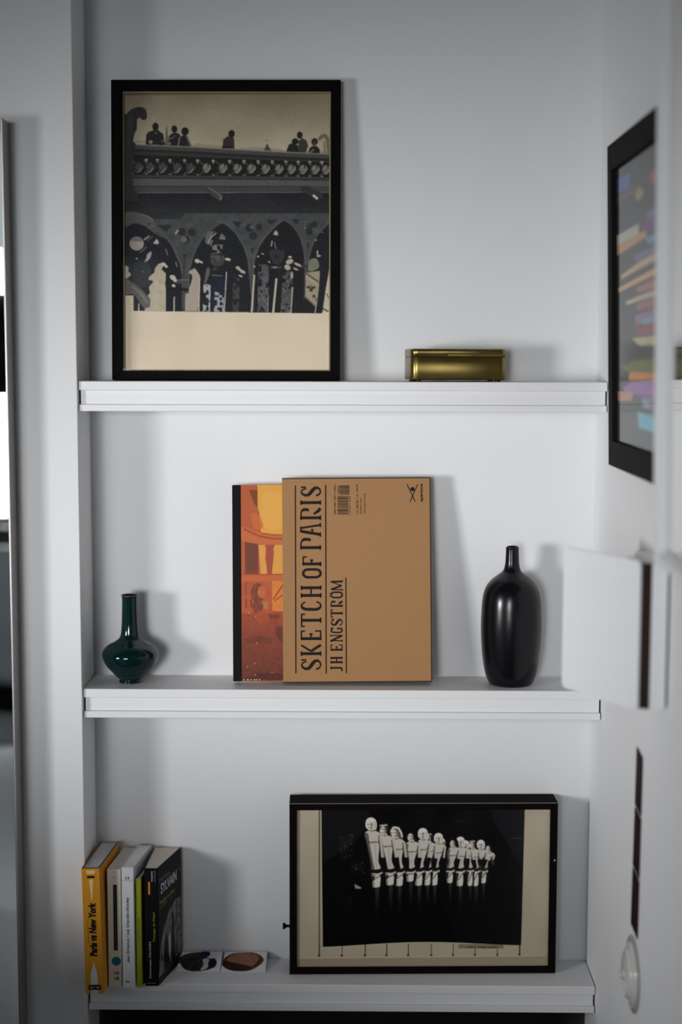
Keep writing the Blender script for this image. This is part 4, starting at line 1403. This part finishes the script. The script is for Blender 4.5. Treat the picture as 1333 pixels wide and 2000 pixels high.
        c.line([(X(1, 9), wa + 1), (X(1, -7), wa + 6)], 1.1, (70, 62, 58), .6)
        # hip and thigh of the forward leg, ending in a dark stocking
        c.poly([(px_ - 8 * s, wa + 11 * s), (px_ + 7 * s, wa + 9 * s), (px_ + 8.5 * s, hem - 14 * s), (px_ + 7.2 * s, hem - 1), (px_ + 2 * s, hem + .8), (px_ - 5.5 * s, hem), (px_ - 6.5 * s, hem - 12 * s)], (224, 218, 204))
        c.poly([(px_ - 8 * s, wa + 12 * s), (px_ - 1 * s, wa + 12 * s), (px_ - 5.4 * s, hem - 9 * s), (px_ - 6.4 * s, hem - 12 * s)], (24, 21, 21), .9)
        c.line([(px_ + 6.5 * s, wa + 12 * s), (px_ - 1.5 * s, hem - 15 * s), (px_ - 5 * s, hem - 12 * s)], 1.4, (34, 30, 28), .9)
        c.poly([(px_ - 6 * s, hem - 11 * s), (px_ - 2.4 * s, hem - 10 * s), (px_ - 2.6 * s, hem), (px_ - 5.6 * s, hem)], (150, 142, 130), .85)
        c.vgrad([(px_ - 1.5 * s, hem + 1), (px_ + 6 * s, hem + 1), (px_ + 4.5 * s, hem + 60 * s), (px_ + .5, hem + 60 * s)], (54, 51, 50), (9, 9, 10), hem, hem + 52 * s)
        # head with hair
        if hair == 'b':
            c.poly([(hx - 9 * s, hy - 3 * s), (hx - 6 * s, hy - 11 * s), (hx + 2 * s, hy - 13.5 * s), (hx + 9 * s, hy - 9 * s), (hx + 11 * s, hy + 1 * s), (hx + 9 * s, hy + 9 * s), (hx + 4 * s, hy + 6 * s), (hx - 7 * s, hy + 6 * s)],
                   (232, 226, 214), smooth=True)
            c.line([(hx + 7 * s, hy - 6 * s), (hx + 8.5 * s, hy + 6 * s)], 2.2 * s, (150, 142, 130), .7)
        elif hair == 'f':
            c.line([(hx - 8 * s, hy - 3 * s), (hx - 3 * s, hy - 11 * s), (hx + 6 * s, hy - 10 * s), (hx + 11 * s, hy - 1 * s), (hx + 13 * s, hy + 7 * s)], 3.6 * s, (222, 215, 202))
        elif hair == 'k':
            c.ell(hx + .5, hy - 4 * s, 10 * s, 9 * s, (14, 13, 14))
        else:
            c.ell(hx + .5, hy - 3 * s, 9 * s, 9.5 * s, (48, 43, 40))
            c.line([(hx - 7 * s, hy - 8 * s), (hx + 6 * s, hy - 9 * s)], 2.4 * s, (214, 208, 195))
        c.ell(hx - 1.6 * s, hy + 1.2 * s, 5.8 * s, 8.0 * s, (222, 215, 203), 1, 6)
        c.poly([(hx + 1.0 * s, hy - 5 * s), (hx + 4.2 * s, hy - 2 * s), (hx + 3 * s, hy + 7 * s), (hx + .2 * s, hy + 8 * s)], (140, 130, 119), .75, smooth=True)
        c.line([(hx - 5.2 * s, hy - 1.2 * s), (hx - 3.2 * s, hy - 1.4 * s)], 1.3 * s, HR, .8).line([(hx - .8 * s, hy - 1.4 * s), (hx + 1.6 * s, hy - 1.2 * s)], 1.3 * s, HR, .8)
        c.line([(hx - 3.8 * s, hy + 4.6 * s), (hx - .4 * s, hy + 4.8 * s)], 1.1 * s, (74, 48, 45), .8)
    # far right feathers, boot
    c.line([(962, 1678), (968, 1692)], 4, (90, 86, 78), .7)
    c.noise([(940, 1695), (958, 1690), (958, 1722), (940, 1722)], .6, 2, .55, (130, 125, 115), 9)
    c.blur(1)

    def fn(u, v):
        px = 628 + 400 * u + (1 - v) * (3 - 6.5 * u)
        bot = 1850 - 8 * np.sin(np.clip(u, 0, 1) * math.pi) ** 1.5 - 1.5 * u
        py = 1583.8 + (bot - 1583.8) * (1 - v)
        return (x0 + (px - 579.5) / 499.0 * (x1 - x0), -t + .0039 - .0003 * np.sin(u * math.pi), z1 - (py - 1584) / 305.0 * (z1 - z0))
    c.sheet('photo_print', fn, M_gloss, e, gain=1.12)


low_picture()

# ------------------------------------------------------------------ right wall: dark framed colour picture


def wall_picture():
    Y0, Y1, Zb, Zt = -.0880, -.5000, -.1175, .3370
    xf, xw = .7895, XR - .0006
    e = empty('wall_picture', (XR, Y0, Zb), (0, R(-1.43), 0))
    tag(e, 'dark framed picture of brightly coloured layers hanging on the right wall', 'picture')

    def L(Y, Z, X):
        return (X - XR, Y - Y0, Z - Zb)
    bw = .0365
    o = [(Y0, Zb), (Y1, Zb), (Y1, Zt), (Y0, Zt)]
    i = [(Y0 - .033, Zb + bw), (Y1 + .033, Zb + bw), (Y1 + .033, Zt - bw), (Y0 - .033, Zt - bw)]
    for k in range(4):
        j = (k + 1) % 4
        mb = MB()
        pts = [o[k], o[j], i[j], i[k]]
        mb.hexa([L(p[0], p[1], xf) for p in pts] + [L(p[0], p[1], xw) for p in pts])
        mb.build('frame_bar', M_charwood, e, .0006, 1)
    c = Canvas(1204, 310, 1290, 900, .8, (62, 62, 62))
    c.vgrad([(1204, 310), (1290, 310), (1290, 900), (1204, 900)], (56, 57, 57), (74, 75, 74), 310, 900)
    c.poly([(1206, 330), (1231, 336), (1229, 366), (1206, 362)], (92, 104, 138))
    c.poly([(1204, 370), (1248, 368), (1248, 382), (1204, 386)], (108, 92, 90), .8).ell(1246, 390, 7, 12, (142, 138, 104))
    c.poly([(1264, 360), (1290, 355), (1290, 382), (1264, 384)], (140, 98, 92)).ell(1266, 440, 8, 10, (112, 122, 132))
    c.poly([(1204, 452), (1245, 447), (1246, 468), (1204, 474)], (182, 182, 170)).poly([(1204, 474), (1256, 466), (1260, 480), (1204, 496)], (170, 148, 122))
    c.poly([(1246, 452), (1290, 442), (1290, 470), (1262, 474)], (104, 82, 106)).poly([(1256, 482), (1290, 476), (1290, 496), (1262, 496)], (110, 150, 156))
    c.poly([(1234, 510), (1290, 496), (1290, 510), (1240, 522)], (112, 118, 140)).poly([(1212, 540), (1250, 522), (1290, 512), (1290, 526), (1240, 540), (1212, 550)], (186, 172, 150))
    c.poly([(1206, 566), (1256, 550), (1290, 540), (1290, 554), (1254, 562), (1208, 576)], (192, 168, 140)).poly([(1240, 574), (1290, 560), (1290, 582), (1244, 586)], (148, 118, 108))
    c.poly([(1220, 598), (1252, 590), (1290, 584), (1290, 596), (1252, 600), (1224, 606)], (190, 184, 166)).poly([(1242, 604), (1290, 598), (1290, 620), (1240, 620)], (134, 104, 100))
    c.poly([(1238, 630), (1290, 618), (1290, 634), (1240, 650)], (140, 122, 144)).poly([(1250, 640), (1290, 634), (1290, 646), (1250, 650)], (128, 156, 166))
    c.poly([(1238, 654), (1290, 646), (1290, 668), (1242, 672)], (116, 72, 84)).poly([(1232, 676), (1290, 672), (1290, 692), (1246, 692)], (190, 182, 158))
    c.poly([(1240, 694), (1290, 692), (1290, 716), (1236, 716)], (58, 58, 50)).poly([(1212, 738), (1236, 722), (1290, 714), (1290, 738), (1224, 746)], (104, 110, 66))
    c.poly([(1228, 746), (1290, 742), (1290, 758), (1226, 764)], (190, 152, 116)).poly([(1216, 782), (1230, 768), (1260, 762), (1290, 766), (1290, 788), (1220, 790)], (150, 122, 158))
    c.poly([(1204, 790), (1236, 788), (1232, 806), (1206, 812)], (168, 138, 124)).poly([(1250, 796), (1266, 794), (1266, 816), (1252, 816)], (140, 156, 164))
    c.poly([(1236, 790), (1290, 786), (1290, 822), (1268, 824), (1262, 800)], (122, 104, 134), .8).poly([(1242, 826), (1290, 830), (1290, 862), (1244, 858)], (126, 170, 182))
    c.ell(1262, 724, 5, 60, (90, 90, 88), .15)
    c.blur(2)
    g_ = c.a.mean(2, keepdims=True)
    c.a = np.clip(g_ + (c.a - g_) * 1.9, 0, 255)
    c.a = np.where(g_ > 90, c.a * 1.04, c.a)
    ya, yb, za, zb = Y0 - .033, Y1 + .033, Zb + bw, Zt - bw

    # rows drawn are foreshortened columns; spread over the sheet by true distance along the wall
    def fn(u, v):
        d0, d1 = 1.865, 1.635
        uu = u / (d1 / d0 + u * (1 - d1 / d0))
        return (XR - .0042 - XR + 0 * u, (ya + (yb - ya) * u) - Y0, (za + (zb - za) * v) - Zb)
    c.sheet('picture_print', fn, M_print, e, gain=1.0)
    MB().box(-.0065, -.0058, yb - Y0, ya - Y0, za - Zb, zb - Zb).build('glass_pane', M_glass_dull, e)


wall_picture()

# ------------------------------------------------------------------ right wall: white framed mirror close to the camera


def cabinet_mirror():
    Y0, Y1, Zb, Zt = -.5300, -1.45, -.2000, 1.05
    xf = .7700
    e = empty('wall_mirror', (XR, Y0, Zb), (0, R(-.9), 0))
    tag(e, 'tall white framed mirror on the right wall, at the far right edge', 'mirror')
    bw, bz = .0240, .0130

    def bars(X0, X1, Ya, Yb, Za, Zb2, b, bz, nm):
        o = [(Ya, Za), (Yb, Za), (Yb, Zb2), (Ya, Zb2)]
        i = [(Ya - b, Za + bz), (Yb + b, Za + bz), (Yb + b, Zb2 - bz), (Ya - b, Zb2 - bz)]
        for k in range(4):
            j = (k + 1) % 4
            pts = [o[k], o[j], i[j], i[k]]
            MB().hexa([(X0 - XR, p[0] - Y0, p[1] - Zb) for p in pts] + [(X1 - XR, p[0] - Y0, p[1] - Zb) for p in pts]).build(nm, M_mframe, e, .0012, 2)
    bars(xf, XR - .0006, Y0, Y1, Zb, Zt, bw, bz, 'frame_bar')
    bars(xf + .0045, XR - .0016, Y0 - bw - .0002, Y1 + bw + .0002, Zb + bz + .0002, Zt - bz - .0002, .009, .005, 'inner_bead')
    MB().box(.7790 - XR, .7830 - XR, Y1 + bw + .0095 - Y0, -bw - .0095, bz + .0055, Zt - Zb - bz - .0055).build('mirror_glass', M_hazemirror, e)


cabinet_mirror()

# ------------------------------------------------------------------ right wall: square white fitting


def rr2(w, h, r, n=6):
    return rrect(w, h, r, n)


def sconce():
    e = empty('wall_fitting', (XR, -.420, -.2975))
    tag(e, 'square white plate with a dark polished edge, standing off the right wall', 'wall fitting')
    hz = .0925
    ca, cb = Vector((.6910 - XR, -.345 + .420)), Vector((.7645 - XR, -.480 + .420))   # far, near ends of the plate
    d = (cb - ca).normalized()
    nrm = Vector((d.y, -d.x))
    if nrm.x > 0:
        nrm = -nrm
    Lp = (cb - ca).length

    def slab(name, off0, off1, a0, a1, hz0, mt, r, bev):
        pts = rr2(a1 - a0, 2 * hz0, r)
        v, f = [], []
        k = len(pts)
        for off in (off0, off1):
            for p in pts:
                q_ = ca + d * ((a0 + a1) / 2 + p[0]) - nrm * off
                v.append((q_.x, q_.y, p[1]))
        f.append(tuple(range(k)))
        f.append(tuple(range(2 * k - 1, k - 1, -1)))
        for i in range(k):
            j = (i + 1) % k
            f.append((i, k + i, k + j, j))
        mb = MB()
        mb.v, mb.f = v, f
        return mb.build(name, mt, e, bev, 2)
    slab('front_plate', 0, .0035, 0, Lp, hz, M_plastic, .008, .0008)
    # polished body behind the plate, down to the mount
    P = lambda a, off: ca + d * a - nrm * off
    p0, p1 = P(Lp - .001, .0037), P(Lp - .050, .0037)
    n0, n1 = Vector((-.0225, -.0625)), Vector((-.0225, .010))
    pts = [(p0.x, p0.y), (n0.x, n0.y), (n1.x, n1.y), (p1.x, p1.y)]
    MB().prism(pts, -hz + .003, hz - .003, 'z').build('polished_body', M_chrome, e)
    MB().box(-.0223, -.0034, -.0640, .055, -hz + .003, hz - .003).build('wall_mount', M_plastic, e, .0012)
    MB().box(-.0033, -.0006, -.0580, .050, -hz + .010, hz - .010).build('gap_shade_block', M_gap, e)  # dark block standing in for the shade in the gap behind the mount


sconce()

# ------------------------------------------------------------------ right wall: strip of prints, round switch


def strip():
    e = empty('photo_strip', (XR - .0003, -.3075, -.6080))
    tag(e, 'narrow strip of three dark red prints on the right wall', 'photo strip')
    tops = [(-.2995, -.3394, -.4800), (-.2955, -.3375, -.5640), (-.2905, -.3355, -.6500), (-.2858, -.3333, -.7340)]
    x0, x1 = -.0016, -.0002
    for k in range(3):
        a, b = tops[k], tops[k + 1]
        g_ = .0022
        pts = [(a[0], a[2] - g_), (a[1], a[2] - g_ - .004), (b[1] + .0005, b[2] + g_ - .004), (b[0], b[2] + g_)]
        MB().hexa([(x0, p[0] + .3075, p[1] + .6080) for p in pts] + [(x1, p[0] + .3075, p[1] + .6080) for p in pts]).build('print', M_strip, e)
        F = Flat((x0 - .0002, .3075, .6080), (0, 1, 0), (0, 0, 1))
        ym = (a[0] + a[1]) / 2
        F.line((ym + .006, a[2] - .014), (ym - .009, b[2] + .018), .0026, .0016)
        F.build('pale_streak', M_rose, e)
    pts = [(-.2990, -.4795), (-.3400, -.4845), (-.3340, -.7375), (-.2853, -.7330)]
    MB().hexa([(-.0001, p[0] + .3075, p[1] + .6080) for p in pts] + [(.0001, p[0] + .3075, p[1] + .6080) for p in pts]).build('white_backing', M_whitec, e)


strip()


def switch():
    e = empty('round_switch', (XR - .0004, -.3030, -.7970))
    tag(e, 'round ivory light switch with a raised dome on the right wall', 'switch')
    mk = lambda nm, prof, mt: lathe(nm, [(r * 1.06, -x * .56) for r, x in prof], mt, e, 48, axis='x')
    mk('glass_rim', [(.0480, 0), (.0490, .0012), (.0485, .0030), (.0455, .0042), (.0400, .0046)], glass_rim)
    mk('base_ring', [(.0400, .0001), (.0400, .0060), (.0385, .0095), (.0350, .0115), (.0320, .0120)], M_switch)
    mk('dome', spline([(.0320, .0090), (.0315, .0150), (.0280, .0195), (.0200, .0220), (.0110, .0230), (.0085, .0235)], 4), M_switch)
    mk('toggle', spline([(.0060, .0225), (.0055, .0260), (.0062, .0300), (.0050, .0330), (.0, .0338)], 4), M_switch)


glass_rim = mat('smoked_clear_rim', (.40, .40, .39), .1, spec=.6)
switch()

# ------------------------------------------------------------------ left: tall mirror hung on the pier


def tall_mirror():
    X1, X0 = -.0940, -.7200
    Zt, Zb = .3810, -1.30
    yb_, yf = -.0064, -.0530
    e = empty('tall_mirror', ((X0 + X1) / 2, -.03, Zb))
    tag(e, 'tall mirror in a slim dark metal frame, at the far left edge', 'mirror')
    cx = (X0 + X1) / 2
    o = [(X0, Zb), (X1, Zb), (X1, Zt), (X0, Zt)]
    b = .0032
    i = [(X0 + b, Zb + b), (X1 - b, Zb + b), (X1 - b, Zt - b), (X0 + b, Zt - b)]
    for k in range(4):
        j = (k + 1) % 4
        pts = [o[k], o[j], i[j], i[k]]
        MB().prism([(p[0] - cx, p[1] - Zb) for p in pts], yf + .03, yb_ + .03, 'y').build('frame_bar', M_metal, e, .0004, 1)
    MB().box(X0 + b - cx, X1 - b - cx, yf + .004 + .03, yf + .009 + .03, b, Zt - Zb - b).build('mirror_glass', M_mirror, e)
    MB().box(X0 + b - cx, X1 - b - cx, yb_ - .004 + .03, yb_ + .03, b, Zt - Zb - b).build('back_board', M_headboard, e)


tall_mirror()

# ------------------------------------------------------------------ the bed opposite (seen only in the mirrors)


def bed():
    e = empty('bed', (-.95, -1.45, ZF))
    tag(e, 'bed with rumpled white duvet, reflected in the tall mirror', 'bed')
    MB().box(-.78, .78, -1.02, 1.02, .12, .30).build('bed_base', M_headboard, e, .01)
    for sx in (-.7, .7):
        for sy in (-.95, .95):
            MB().box(sx - .03, sx + .03, sy - .03, sy + .03, 0, .12).build('leg', M_headboard, e)
    MB().box(-.80, .80, -1.10, -1.04, 0, 1.05).build('headboard', M_headboard, e, .008)
    n = 70
    g_ = np.random.default_rng(5)
    u, v = np.meshgrid(np.linspace(-1, 1, n), np.linspace(-1, 1, n))
    z = .52 + 0 * u
    for _ in range(16):
        a = g_.uniform(0, math.pi)
        fq = g_.uniform(4, 13)
        ph = g_.uniform(0, 6)
        z += .012 * np.sin((u * math.cos(a) + v * math.sin(a)) * fq + ph + 1.2 * np.sin(3 * u + ph))
    edge = np.clip(1 - np.maximum(abs(u), abs(v)), 0, .12) / .12
    z = .16 + (z - .16) * np.sqrt(edge)
    X, Y = u * (.80 + .03 * np.sin(v * 9)), v * 1.02
    idx = np.arange(n * n).reshape(n, n)
    q_ = np.stack([idx[:-1, :-1], idx[:-1, 1:], idx[1:, 1:], idx[1:, :-1]], -1).reshape(-1, 4)
    pydata('duvet', np.stack([X, Y, z], -1).reshape(-1, 3), [tuple(map(int, a)) for a in q_], M_linen, e, True)


bed()


def pillow(x, y, z, rot, sx, sy, sz, label, k):
    n = 24
    v, f = [], []
    for j in range(n + 1):
        for i in range(n + 1):
            a, b = -1 + 2 * i / n, -1 + 2 * j / n
            t_ = (max(0, 1 - abs(a) ** 3.5) * max(0, 1 - abs(b) ** 3.5)) ** .5
            v.append((a * sx, b * sy, t_ * sz + .01 * math.sin(a * 5 + b * 7 + k)))
    for j in range(n):
        for i in range(n):
            p = j * (n + 1) + i
            f.append((p, p + 1, p + n + 2, p + n + 1))
    m_ = len(v)
    v += [(a, b, -c_ * .7) for a, b, c_ in v[:m_]]
    f += [tuple(m_ + q for q in reversed(ff)) for ff in f[:n * n]]
    o = pydata('pillow', v, f, M_linen, None, True)
    o.location = (x, y, ZF + z)
    o.rotation_euler = rot
    tag(o, label, 'pillow', 'pillows on the bed')


pillow(-1.28, -2.27, .800, (R(62), 0, 0), .30, .25, .08, 'white pillow on the bed, the one nearer the left window wall', 0)
pillow(-.62, -2.27, .800, (R(62), 0, 0), .30, .25, .08, 'white pillow on the bed, the one farther from the window wall', 1)
# unseen cushions added on the bed to block light from the lowest shelf
for k, lb in enumerate(('lower of the two unseen square cushions added on the bed to shade the lowest shelf', 'upper of the two unseen square cushions added on the bed to shade the lowest shelf')):
    pillow(-.66 - .01 * k, -.72 + .01 * k, .62 + .158 * k, (0, 0, R(4 * k)), .30, .32, .075, lb, 0)

print('triangles', sum(sum(len(p.vertices) - 2 for p in o.data.polygons) for o in S.objects if o.type == 'MESH'))
